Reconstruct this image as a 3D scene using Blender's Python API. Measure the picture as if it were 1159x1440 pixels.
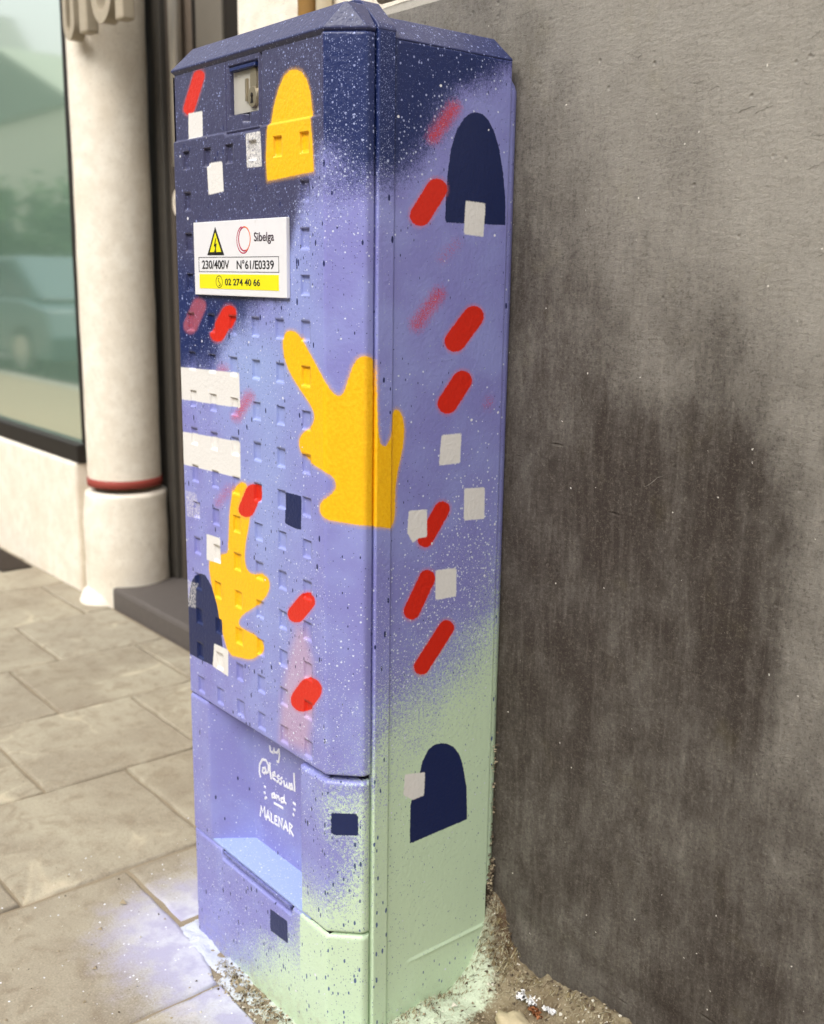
import bpy, bmesh, math, random
import numpy as np
from mathutils import Vector, Matrix

SC = bpy.context.scene
for o in list(bpy.data.objects):
    bpy.data.objects.remove(o)
rng = np.random.default_rng(7)
random.seed(7)

# ------------------------------------------------------------------ units
U = 0.057                     # one survey unit in metres
GZ = -21.7                    # survey height of the pavement
def V(x, y, z):
    return (x * U, y * U, (z - GZ) * U)

# ------------------------------------------------------------------ camera
cam_d = bpy.data.cameras.new('camera')
cam = bpy.data.objects.new('camera', cam_d)
SC.collection.objects.link(cam)
SC.camera = cam
cr = Vector((0.63414, 0.77309, 0.01410)); cu = Vector((-0.17298, 0.12406, 0.97708)); cf = Vector((-0.75362, 0.62204, -0.21240))
cl = Vector(V(25.502, -13.5187, -2.5937))
m = Matrix(((cr.x, cu.x, -cf.x, cl.x), (cr.y, cu.y, -cf.y, cl.y), (cr.z, cu.z, -cf.z, cl.z), (0, 0, 0, 1)))
cam.matrix_world = m
cam_d.sensor_fit = 'VERTICAL'
cam_d.sensor_height = 36.0
cam_d.lens = 1509.74 / 1440 * 36.0
cam_d.clip_start = 0.02
cam_d.clip_end = 500
cam_d.dof.use_dof = True
cam_d.dof.focus_distance = 1.34
cam_d.dof.aperture_fstop = 5.6
cam_d.dof.aperture_blades = 0

# ------------------------------------------------------------------ world, sun, exposure
SUN_EL, SUN_AZ = math.radians(48), math.radians(-76)   # direction the light comes from, azimuth in the xy plane
world = bpy.data.worlds.new('World')
SC.world = world
world.use_nodes = True
wn = world.node_tree.nodes; wl = world.node_tree.links
wn.clear()
sky = wn.new('ShaderNodeTexSky'); sky.sky_type = 'NISHITA'; sky.sun_disc = False
sky.sun_elevation = SUN_EL
sky.sun_rotation = math.radians(90) - SUN_AZ
sky.air_density = 1.6; sky.dust_density = 5.0; sky.ozone_density = 1.0
hsv = wn.new('ShaderNodeHueSaturation'); hsv.inputs['Saturation'].default_value = 0.22
wb = wn.new('ShaderNodeMix'); wb.data_type = 'RGBA'; wb.blend_type = 'MULTIPLY'; wb.inputs[0].default_value = 1.0
wb.inputs[7].default_value = (0.97, 0.98, 1.0, 1)
bg = wn.new('ShaderNodeBackground'); bg.inputs['Strength'].default_value = 0.15
wo = wn.new('ShaderNodeOutputWorld')
wl.new(sky.outputs[0], hsv.inputs['Color']); wl.new(hsv.outputs[0], wb.inputs[6]); wl.new(wb.outputs[2], bg.inputs['Color']); wl.new(bg.outputs[0], wo.inputs[0])

sun_d = bpy.data.lights.new('sun', 'SUN'); sun_d.energy = 1.0; sun_d.angle = math.radians(48); sun_d.color = (1.0, 0.97, 0.93)
sun = bpy.data.objects.new('sun', sun_d); SC.collection.objects.link(sun)
sd = Vector((math.cos(SUN_EL) * math.cos(SUN_AZ), math.cos(SUN_EL) * math.sin(SUN_AZ), math.sin(SUN_EL)))
sun.rotation_euler = sd.to_track_quat('Z', 'Y').to_euler()
sun.location = (0, -3, 6)
SC.view_settings.view_transform = 'Standard'
SC.view_settings.look = 'None'
SC.view_settings.gamma = 1
SC.view_settings.use_curve_mapping = False
SC.view_settings.exposure = 0.73
SC.render.resolution_x = 824; SC.render.resolution_y = 1024

# ------------------------------------------------------------------ survey data of the paint marks
DATA = {"shapes":[["red",0.85,[[0.354,2.24],[0.41,2.278],[0.498,2.299],[0.606,2.3],[0.716,2.281],[0.812,2.245],[0.88,2.198],[0.909,2.146],[0.896,2.097],[0.351,1.389],[0.295,1.349],[0.205,1.324],[0.094,1.32],[-0.021,1.337],[-0.122,1.371],[-0.194,1.419],[-0.226,1.473],[-0.211,1.524]]],["red",1,[[1.637,-3.404],[1.73,-3.346],[1.857,-3.309],[1.999,-3.298],[2.132,-3.315],[2.238,-3.356],[2.302,-3.415],[2.312,-3.484],[2.27,-3.553],[1.693,-4.095],[1.599,-4.155],[1.469,-4.196],[1.322,-4.21],[1.181,-4.197],[1.068,-4.157],[1.001,-4.096],[0.99,-4.024],[1.037,-3.952]]],["red",0.3,[[0.141,-3.294],[0.22,-3.24],[0.334,-3.203],[0.465,-3.188],[0.592,-3.198],[0.698,-3.231],[0.766,-3.281],[0.786,-3.342],[0.756,-3.403],[0.277,-3.922],[0.198,-3.978],[0.083,-4.019],[-0.052,-4.036],[-0.185,-4.029],[-0.296,-3.998],[-0.368,-3.947],[-0.389,-3.884],[-0.356,-3.819]]],["red",1,[[2.622,-7.773],[2.711,-7.692],[2.84,-7.627],[2.989,-7.588],[3.136,-7.581],[3.258,-7.606],[3.338,-7.659],[3.365,-7.733],[3.333,-7.816],[2.985,-8.304],[2.898,-8.387],[2.769,-8.455],[2.617,-8.499],[2.464,-8.51],[2.335,-8.487],[2.25,-8.434],[2.223,-8.357],[2.257,-8.27]]],["red",1,[[4.983,-9.979],[5.098,-9.897],[5.239,-9.839],[5.383,-9.813],[5.51,-9.822],[5.6,-9.866],[5.64,-9.936],[5.626,-10.023],[5.557,-10.115],[5.136,-10.519],[5.02,-10.604],[4.876,-10.666],[4.726,-10.697],[4.592,-10.691],[4.497,-10.648],[4.454,-10.575],[4.471,-10.483],[4.545,-10.388]]],["red",1,[[4.976,-12.162],[5.126,-12.033],[5.316,-11.932],[5.516,-11.875],[5.696,-11.868],[5.829,-11.913],[5.897,-12.001],[5.89,-12.121],[5.809,-12.254],[5.509,-12.603],[5.361,-12.734],[5.171,-12.841],[4.965,-12.906],[4.776,-12.918],[4.633,-12.876],[4.56,-12.784],[4.569,-12.658],[4.658,-12.518]]],["red",1,[[8.625,-0.547],[8.706,-0.478],[8.814,-0.434],[8.935,-0.424],[9.05,-0.447],[9.141,-0.502],[9.194,-0.58],[9.2,-0.669],[9.159,-0.755],[8.694,-1.342],[8.613,-1.411],[8.505,-1.452],[8.385,-1.46],[8.274,-1.433],[8.187,-1.376],[8.137,-1.299],[8.131,-1.211],[8.171,-1.127]]],["red",1,[[9.825,-3.29],[9.92,-3.227],[10.042,-3.195],[10.174,-3.201],[10.295,-3.242],[10.388,-3.314],[10.436,-3.406],[10.433,-3.502],[10.379,-3.589],[9.811,-4.154],[9.716,-4.216],[9.594,-4.245],[9.465,-4.236],[9.348,-4.192],[9.26,-4.118],[9.215,-4.028],[9.219,-3.933],[9.271,-3.849]]],["red",1,[[9.522,-4.779],[9.604,-4.718],[9.714,-4.686],[9.837,-4.689],[9.953,-4.727],[10.045,-4.794],[10.098,-4.88],[10.104,-4.972],[10.062,-5.056],[9.605,-5.584],[9.522,-5.645],[9.412,-5.674],[9.291,-5.668],[9.178,-5.627],[9.09,-5.559],[9.04,-5.473],[9.035,-5.383],[9.075,-5.301]]],["red",1,[[9.034,-7.825],[9.094,-7.776],[9.179,-7.753],[9.274,-7.759],[9.367,-7.793],[9.442,-7.85],[9.488,-7.922],[9.498,-7.998],[9.47,-8.066],[8.95,-8.744],[8.889,-8.792],[8.805,-8.813],[8.711,-8.805],[8.621,-8.769],[8.548,-8.71],[8.504,-8.638],[8.495,-8.563],[8.523,-8.497]]],["red",1,[[8.59,-9.451],[8.647,-9.397],[8.731,-9.37],[8.829,-9.375],[8.927,-9.409],[9.009,-9.47],[9.063,-9.547],[9.08,-9.628],[9.058,-9.702],[8.584,-10.45],[8.526,-10.503],[8.442,-10.528],[8.345,-10.521],[8.249,-10.484],[8.17,-10.421],[8.118,-10.344],[8.102,-10.263],[8.124,-10.191]]],["red",1,[[9.251,-10.8],[9.318,-10.757],[9.408,-10.743],[9.508,-10.761],[9.602,-10.807],[9.676,-10.876],[9.719,-10.957],[9.724,-11.037],[9.69,-11.103],[8.904,-11.945],[8.838,-11.986],[8.749,-11.998],[8.653,-11.977],[8.562,-11.928],[8.491,-11.858],[8.451,-11.777],[8.448,-11.699],[8.481,-11.634]]],["mist",0.6,[[2.574,-5.397],[2.657,-5.346],[2.765,-5.311],[2.883,-5.299],[2.99,-5.312],[3.073,-5.346],[3.118,-5.397],[3.12,-5.457],[3.076,-5.517],[2.489,-6.047],[2.405,-6.101],[2.293,-6.138],[2.171,-6.154],[2.057,-6.144],[1.969,-6.11],[1.921,-6.058],[1.921,-5.995],[1.967,-5.932]]],["mist",0.5,[[1.387,-4.805],[1.473,-4.762],[1.579,-4.737],[1.69,-4.732],[1.788,-4.749],[1.86,-4.785],[1.894,-4.834],[1.885,-4.89],[1.836,-4.943],[1.726,-5.022],[1.642,-5.065],[1.536,-5.092],[1.424,-5.098],[1.323,-5.082],[1.25,-5.046],[1.215,-4.995],[1.224,-4.939],[1.275,-4.885]]],["mist",0.4,[[1.564,-7.87],[1.641,-7.824],[1.736,-7.794],[1.834,-7.782],[1.921,-7.791],[1.983,-7.819],[2.012,-7.862],[2.003,-7.914],[1.957,-7.966],[1.432,-8.389],[1.354,-8.436],[1.257,-8.469],[1.155,-8.483],[1.064,-8.475],[0.998,-8.447],[0.968,-8.403],[0.978,-8.35],[1.027,-8.295]]],["mist",0.85,[[9.153,1.169],[9.216,1.22],[9.298,1.251],[9.388,1.26],[9.471,1.243],[9.535,1.204],[9.569,1.148],[9.569,1.084],[9.535,1.022],[8.968,0.372],[8.905,0.322],[8.824,0.292],[8.736,0.286],[8.655,0.305],[8.594,0.345],[8.561,0.401],[8.562,0.464],[8.596,0.525]]],["mist",0.65,[[8.821,-2.833],[8.887,-2.787],[8.972,-2.763],[9.063,-2.766],[9.147,-2.794],[9.21,-2.844],[9.243,-2.908],[9.241,-2.976],[9.203,-3.038],[8.561,-3.699],[8.496,-3.743],[8.412,-3.765],[8.323,-3.76],[8.243,-3.73],[8.182,-3.679],[8.151,-3.615],[8.154,-3.548],[8.191,-3.488]]],["mist",0.18,[[9.412,-1.707],[9.467,-1.678],[9.533,-1.667],[9.599,-1.674],[9.657,-1.699],[9.696,-1.739],[9.711,-1.787],[9.699,-1.835],[9.662,-1.877],[9.219,-2.218],[9.164,-2.247],[9.1,-2.258],[9.034,-2.249],[8.979,-2.223],[8.941,-2.184],[8.927,-2.136],[8.939,-2.088],[8.974,-2.047]]],["mist",0.3,[[10.522,-5.382],[10.547,-5.342],[10.594,-5.313],[10.653,-5.301],[10.718,-5.306],[10.777,-5.33],[10.822,-5.367],[10.846,-5.413],[10.845,-5.46],[10.803,-5.595],[10.777,-5.636],[10.73,-5.665],[10.67,-5.677],[10.605,-5.67],[10.547,-5.647],[10.502,-5.609],[10.479,-5.563],[10.48,-5.517]]],["white",1,[[0.039,1.352],[0.758,1.342],[0.748,1.047],[0.739,0.75],[0.015,0.743],[0.023,0.947],[0.031,1.15]]],["white",1,[[1.034,0.091],[1.792,0.089],[1.804,-0.142],[1.816,-0.374],[1.828,-0.607],[1.09,-0.657],[1.072,-0.407],[1.053,-0.158]]],["white",0.6,[[2.9,0.612],[3.544,0.619],[3.554,0.428],[3.564,0.237],[3.575,0.045],[3.585,-0.148],[2.927,-0.137],[2.918,0.114],[2.909,0.363]]],["white",1,[[-0.904,-4.99],[-0.395,-4.978],[0.1,-4.967],[0.583,-4.956],[1.053,-4.946],[1.511,-4.935],[1.957,-4.925],[2.393,-4.915],[2.397,-5.13],[2.402,-5.345],[2.406,-5.56],[2.41,-5.777],[1.97,-5.787],[1.519,-5.797],[1.056,-5.807],[0.58,-5.818],[0.093,-5.828],[-0.408,-5.84],[-0.923,-5.851],[-0.917,-5.563],[-0.91,-5.276]]],["white",1,[[-0.942,-6.726],[-0.43,-6.71],[0.069,-6.694],[0.555,-6.678],[1.028,-6.663],[1.489,-6.648],[1.939,-6.634],[2.378,-6.62],[2.374,-6.851],[2.37,-7.083],[2.366,-7.316],[2.363,-7.55],[1.918,-7.56],[1.462,-7.57],[0.994,-7.58],[0.514,-7.591],[0.021,-7.602],[-0.484,-7.613],[-1.004,-7.625],[-0.983,-7.324],[-0.963,-7.024]]],["white",0.45,[[-0.598,-8.331],[0.006,-8.316],[0.072,-8.536],[0.138,-8.756],[0.204,-8.976],[-0.562,-9.044],[-0.574,-8.806],[-0.586,-8.568]]],["white",0.95,[[0.528,-9.328],[1.259,-9.307],[1.26,-9.537],[1.262,-9.768],[1.263,-9.999],[0.489,-10.048],[0.502,-9.807],[0.515,-9.567]]],["white",0.9,[[0.783,-12.333],[1.532,-12.307],[1.521,-12.558],[1.51,-12.811],[1.499,-13.065],[1.085,-13.043],[0.662,-13.021],[0.722,-12.675]]],["white",0.45,[[-0.932,-10.902],[-0.144,-10.858],[-0.181,-11.229],[-0.217,-11.602],[-0.876,-11.663],[-0.895,-11.409],[-0.913,-11.155]]],["white",1,[[9.763,-0.848],[10.071,-0.861],[10.384,-0.875],[10.371,-1.123],[10.357,-1.373],[10.344,-1.623],[10.035,-1.604],[9.73,-1.586],[9.741,-1.339],[9.752,-1.093]]],["white",1,[[9.181,-6.165],[9.492,-6.165],[9.807,-6.164],[9.8,-6.403],[9.792,-6.642],[9.785,-6.882],[9.446,-6.883],[9.112,-6.884],[9.135,-6.644],[9.158,-6.404]]],["white",1,[[9.939,-7.522],[10.279,-7.543],[10.625,-7.564],[10.628,-7.828],[10.63,-8.093],[10.632,-8.36],[10.289,-8.337],[9.951,-8.315],[9.947,-8.049],[9.943,-7.785]]],["white",1,[[8.223,-7.855],[8.497,-7.87],[8.776,-7.885],[8.781,-8.109],[8.786,-8.333],[8.791,-8.558],[8.537,-8.556],[8.357,-8.64],[8.189,-8.379],[8.206,-8.116]]],["white",1,[[9.076,-9.423],[9.412,-9.448],[9.755,-9.473],[9.759,-9.713],[9.762,-9.953],[9.766,-10.194],[9.427,-10.184],[9.094,-10.174],[9.088,-9.922],[9.082,-9.672]]],["white",1,[[8.218,-14.46],[8.539,-14.527],[8.865,-14.596],[8.856,-14.904],[8.846,-15.214],[8.487,-15.227],[8.178,-15.005],[8.198,-14.732]]],["yellow",1,[[3.825,0.593],[3.909,0.836],[3.992,1.076],[4.088,1.25],[4.183,1.423],[4.427,1.682],[4.664,1.772],[4.895,1.763],[5.121,1.684],[5.315,1.498],[5.451,1.217],[5.491,1.021],[5.53,0.826],[5.569,0.57],[5.608,0.315],[5.623,0.139],[5.638,-0.038],[5.653,-0.215],[5.668,-0.392],[5.311,-0.409],[4.946,-0.427],[4.572,-0.444],[4.189,-0.463],[3.796,-0.481],[3.781,-0.225],[3.766,0.03],[3.786,0.219],[3.806,0.407]]],["yellow",1,[[4.385,-3.993],[4.447,-3.893],[4.53,-3.827],[4.634,-3.794],[4.752,-3.785],[4.883,-3.799],[4.998,-3.839],[5.098,-3.905],[5.232,-4.016],[5.4,-4.172],[5.581,-4.345],[5.773,-4.535],[5.951,-4.709],[6.084,-4.872],[6.17,-4.998],[6.249,-5.082],[6.316,-5.127],[6.371,-5.134],[6.423,-5.105],[6.47,-5.042],[6.517,-4.935],[6.564,-4.787],[6.611,-4.642],[6.658,-4.502],[6.709,-4.397],[6.763,-4.327],[6.829,-4.279],[6.907,-4.255],[6.987,-4.258],[7.075,-4.292],[7.143,-4.333],[7.193,-4.381],[7.224,-4.6],[7.23,-4.794],[7.237,-4.99],[7.25,-5.344],[7.263,-5.661],[7.28,-5.901],[7.301,-6.062],[7.338,-6.178],[7.388,-6.246],[7.444,-6.271],[7.505,-6.252],[7.565,-6.193],[7.624,-6.093],[7.663,-5.955],[7.682,-5.779],[7.7,-5.644],[7.719,-5.549],[7.754,-5.492],[7.805,-5.471],[7.861,-5.483],[7.924,-5.527],[7.976,-5.599],[8.019,-5.699],[8.047,-5.822],[8.06,-5.969],[8.052,-6.144],[8.024,-6.346],[7.975,-6.567],[7.906,-6.806],[7.858,-7.028],[7.829,-7.231],[7.817,-7.457],[7.82,-7.707],[7.813,-7.894],[7.793,-8.017],[7.763,-8.105],[7.722,-8.158],[7.692,-8.188],[7.671,-8.193],[7.619,-8.184],[7.536,-8.16],[7.418,-8.131],[7.264,-8.098],[7.062,-8.056],[6.84,-8.03],[6.646,-8.012],[6.46,-7.986],[6.298,-7.964],[6.16,-7.944],[6.055,-7.907],[5.937,-7.868],[5.86,-7.804],[5.833,-7.71],[5.854,-7.62],[5.925,-7.534],[6.031,-7.455],[6.117,-7.402],[6.185,-7.342],[6.242,-7.275],[6.278,-7.209],[6.294,-7.144],[6.286,-7.071],[6.254,-6.992],[6.194,-6.925],[6.106,-6.871],[5.972,-6.819],[5.762,-6.777],[5.564,-6.727],[5.378,-6.672],[5.227,-6.606],[5.111,-6.531],[5.039,-6.438],[5.011,-6.326],[5.027,-6.229],[5.087,-6.148],[5.176,-6.072],[5.292,-6.001],[5.401,-5.936],[5.501,-5.876],[5.58,-5.803],[5.637,-5.716],[5.645,-5.628],[5.604,-5.536],[5.527,-5.44],[5.415,-5.339],[5.273,-5.228],[5.102,-5.107],[4.929,-4.973],[4.755,-4.825],[4.61,-4.674],[4.494,-4.52],[4.415,-4.343],[4.374,-4.143]]],["yellow",1,[[1.907,-8.061],[1.93,-7.946],[1.997,-7.844],[2.106,-7.753],[2.232,-7.688],[2.373,-7.648],[2.494,-7.629],[2.597,-7.631],[2.688,-7.716],[2.767,-7.883],[2.803,-8.066],[2.797,-8.266],[2.773,-8.452],[2.733,-8.623],[2.675,-8.808],[2.599,-9.006],[2.54,-9.203],[2.498,-9.396],[2.483,-9.562],[2.496,-9.7],[2.544,-9.806],[2.629,-9.881],[2.74,-9.916],[2.877,-9.913],[3.032,-9.888],[3.202,-9.841],[3.361,-9.823],[3.51,-9.835],[3.608,-9.881],[3.655,-9.961],[3.652,-10.067],[3.599,-10.198],[3.497,-10.332],[3.343,-10.471],[3.153,-10.615],[2.927,-10.765],[2.706,-10.9],[2.492,-11.021],[2.319,-11.142],[2.189,-11.262],[2.122,-11.361],[2.119,-11.439],[2.198,-11.486],[2.359,-11.501],[2.571,-11.507],[2.833,-11.503],[3.031,-11.539],[3.165,-11.615],[3.239,-11.699],[3.254,-11.789],[3.208,-11.887],[3.102,-11.994],[2.953,-12.099],[2.758,-12.204],[2.535,-12.278],[2.283,-12.322],[2.01,-12.368],[1.714,-12.414],[1.485,-12.305],[1.328,-12.04],[1.179,-11.777],[1.039,-11.515],[0.91,-11.224],[0.791,-10.905],[0.692,-10.582],[0.613,-10.254],[0.643,-10.04],[0.783,-9.942],[0.959,-9.856],[1.171,-9.782],[1.36,-9.718],[1.529,-9.664],[1.624,-9.606],[1.645,-9.544],[1.669,-9.406],[1.697,-9.192],[1.726,-8.942],[1.756,-8.654],[1.803,-8.413],[1.865,-8.216]]],["navy",1,[[-0.757,-13.021],[-0.75,-12.708],[-0.742,-12.397],[-0.735,-12.087],[-0.682,-11.75],[-0.63,-11.416],[-0.515,-11.13],[-0.4,-10.848],[-0.172,-10.633],[0.116,-10.518],[0.367,-10.492],[0.718,-10.72],[0.856,-10.959],[0.994,-11.198],[1.069,-11.457],[1.144,-11.716],[1.188,-11.984],[1.233,-12.251],[1.217,-12.587],[1.201,-12.925],[0.6,-13.002],[-0.027,-13.031],[-0.732,-13.035]]],["navy",1,[[4.424,-7.561],[5.109,-7.547],[5.095,-7.814],[5.081,-8.082],[5.068,-8.352],[4.836,-8.37],[4.381,-8.327],[4.395,-8.07],[4.409,-7.815]]],["navy",1,[[6.168,-15.131],[6.387,-15.125],[6.606,-15.118],[6.825,-15.112],[6.826,-15.399],[6.827,-15.687],[6.607,-15.693],[6.387,-15.7],[6.167,-15.706],[6.167,-15.418]]],["navy",1,[[3.444,-18.997],[3.867,-18.971],[4.281,-18.946],[4.288,-19.265],[4.295,-19.586],[3.866,-19.618],[3.426,-19.65],[3.435,-19.322]]],["navy",1,[[9.159,-1.353],[9.16,-1.16],[9.16,-0.968],[9.161,-0.776],[9.185,-0.511],[9.208,-0.248],[9.247,-0.01],[9.285,0.227],[9.361,0.428],[9.437,0.63],[9.648,0.909],[9.829,1.031],[10.013,1.081],[10.202,1.063],[10.396,0.956],[10.599,0.71],[10.684,0.53],[10.77,0.349],[10.839,0.111],[10.909,-0.128],[10.944,-0.326],[10.979,-0.525],[11.015,-0.725],[11.024,-0.928],[11.033,-1.131],[11.043,-1.335],[10.762,-1.338],[10.486,-1.341],[10.213,-1.343],[9.944,-1.346],[9.679,-1.348],[9.417,-1.351]]],["navy",1,[[8.405,-16.39],[8.406,-16.125],[8.406,-15.86],[8.407,-15.597],[8.407,-15.335],[8.49,-15.103],[8.572,-14.87],[8.703,-14.528],[8.766,-14.281],[8.968,-14.006],[9.129,-13.947],[9.292,-13.942],[9.554,-14.015],[9.823,-14.198],[10.0,-14.442],[10.119,-14.724],[10.202,-15.078],[10.285,-15.435],[10.303,-15.74],[10.321,-16.048],[10.339,-16.356],[10.052,-16.361],[9.769,-16.366],[9.489,-16.371],[9.213,-16.376],[8.941,-16.381],[8.671,-16.385]]],["peach",0.55,[[4.838,-10.758],[5.173,-10.757],[5.291,-10.991],[5.408,-11.223],[5.525,-11.455],[5.522,-11.705],[5.52,-11.955],[5.518,-12.206],[5.515,-12.459],[5.513,-12.713],[5.462,-12.947],[5.411,-13.184],[5.36,-13.422],[5.308,-13.662],[5.256,-13.903],[4.851,-13.927],[4.435,-13.952],[4.01,-13.977],[4.035,-13.739],[4.06,-13.501],[4.085,-13.265],[4.11,-13.029],[4.134,-12.795],[4.213,-12.536],[4.291,-12.279],[4.368,-12.025],[4.445,-11.772],[4.544,-11.515],[4.643,-11.26],[4.741,-11.008]]]],"text":[[[2.06,-15.096],[2.087,-15.249],[2.212,-15.257],[2.277,-15.107],[2.306,-15.204],[2.43,-15.177],[2.524,-15.053]],[[2.525,-15.017],[2.551,-15.221],[2.498,-15.42],[2.412,-15.434]],[[1.819,-15.858],[1.69,-15.907],[1.654,-16.031],[1.75,-16.049],[1.849,-15.919],[1.819,-15.839],[1.859,-16.007],[1.963,-15.912],[1.981,-15.723],[1.857,-15.606],[1.665,-15.659],[1.517,-15.862],[1.491,-16.093],[1.552,-16.237]],[[2.047,-15.607],[2.053,-15.841],[2.111,-16.075]],[[2.177,-15.94],[2.321,-15.891],[2.292,-15.794],[2.197,-15.859],[2.194,-16.006],[2.337,-16.023]],[[2.508,-15.812],[2.402,-15.889],[2.506,-15.921],[2.46,-16.018],[2.38,-16.035]],[[2.673,-15.812],[2.568,-15.889],[2.659,-15.933],[2.608,-16.025],[2.534,-16.036]],[[2.751,-15.861],[2.779,-16.012],[2.87,-15.994],[2.902,-15.873],[2.93,-16.006],[3.009,-15.974],[3.035,-15.821]],[[3.155,-15.81],[3.052,-15.886],[3.068,-16.004],[3.152,-15.953],[3.155,-15.81],[3.188,-15.975]],[[3.255,-15.453],[3.264,-15.661],[3.282,-15.972]],[[1.739,-16.433],[1.822,-16.445]],[[1.727,-16.638],[1.792,-16.605]],[[1.774,-16.79],[1.854,-16.71]],[[2.265,-16.434],[2.137,-16.522],[2.148,-16.609],[2.262,-16.563],[2.277,-16.44],[2.324,-16.567]],[[2.377,-16.425],[2.386,-16.567],[2.388,-16.494],[2.476,-16.433],[2.523,-16.548]],[[2.723,-16.395],[2.599,-16.456],[2.615,-16.565],[2.72,-16.515],[2.761,-16.289],[2.77,-16.484],[2.866,-16.499]],[[2.239,-16.738],[2.47,-16.716],[2.704,-16.703]],[[3.194,-16.329],[3.324,-16.347]],[[3.22,-16.514],[3.309,-16.513]],[[3.176,-16.658],[3.247,-16.7]],[[1.497,-17.437],[1.559,-17.11],[1.632,-17.267],[1.742,-17.053],[1.759,-17.364]],[[1.809,-17.418],[1.914,-17.094],[2.002,-17.373]],[[1.838,-17.312],[1.979,-17.271]],[[2.085,-17.096],[2.079,-17.359],[2.206,-17.35]],[[2.4,-17.086],[2.274,-17.11],[2.269,-17.341],[2.407,-17.327]],[[2.272,-17.222],[2.372,-17.209]],[[2.475,-17.338],[2.481,-17.059],[2.631,-17.308],[2.649,-17.025]],[[2.704,-17.331],[2.82,-17.026],[2.919,-17.293]],[[2.731,-17.228],[2.89,-17.196]],[[3.009,-17.327],[3.014,-17.015],[3.146,-17.039],[3.03,-17.172],[3.202,-17.315]]],"plate":{"corners":[[0.474,-1.301],[4.734,-1.315],[4.714,-3.067],[0.445,-3.06]],"tri":[[1.56,-1.454],[1.94,-2.084],[1.178,-2.078]],"logo":[[2.552,-1.736],[3.204,-1.748],[2.899,-1.42],[2.875,-2.056]],"sib":[[3.34,-1.799],[4.239,-1.645],[4.235,-1.804]],"box":[[0.679,-2.138],[4.416,-2.503]],"t1":[[0.863,-2.415],[2.229,-2.221]],"t2":[[2.537,-2.412],[4.218,-2.228]],"yel":[[0.708,-2.567],[4.407,-2.911]],"ic":[[1.531,-2.738],[1.868,-2.734],[1.707,-2.588],[1.693,-2.891]],"t3":[[1.976,-2.831],[3.616,-2.662]]}}

# ------------------------------------------------------------------ node helper
def lin(r, g, b):
    f = lambda c: ((c / 255 + 0.055) / 1.055) ** 2.4 if c > 10 else c / 255 / 12.92
    return (f(r), f(g), f(b), 1)

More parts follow.
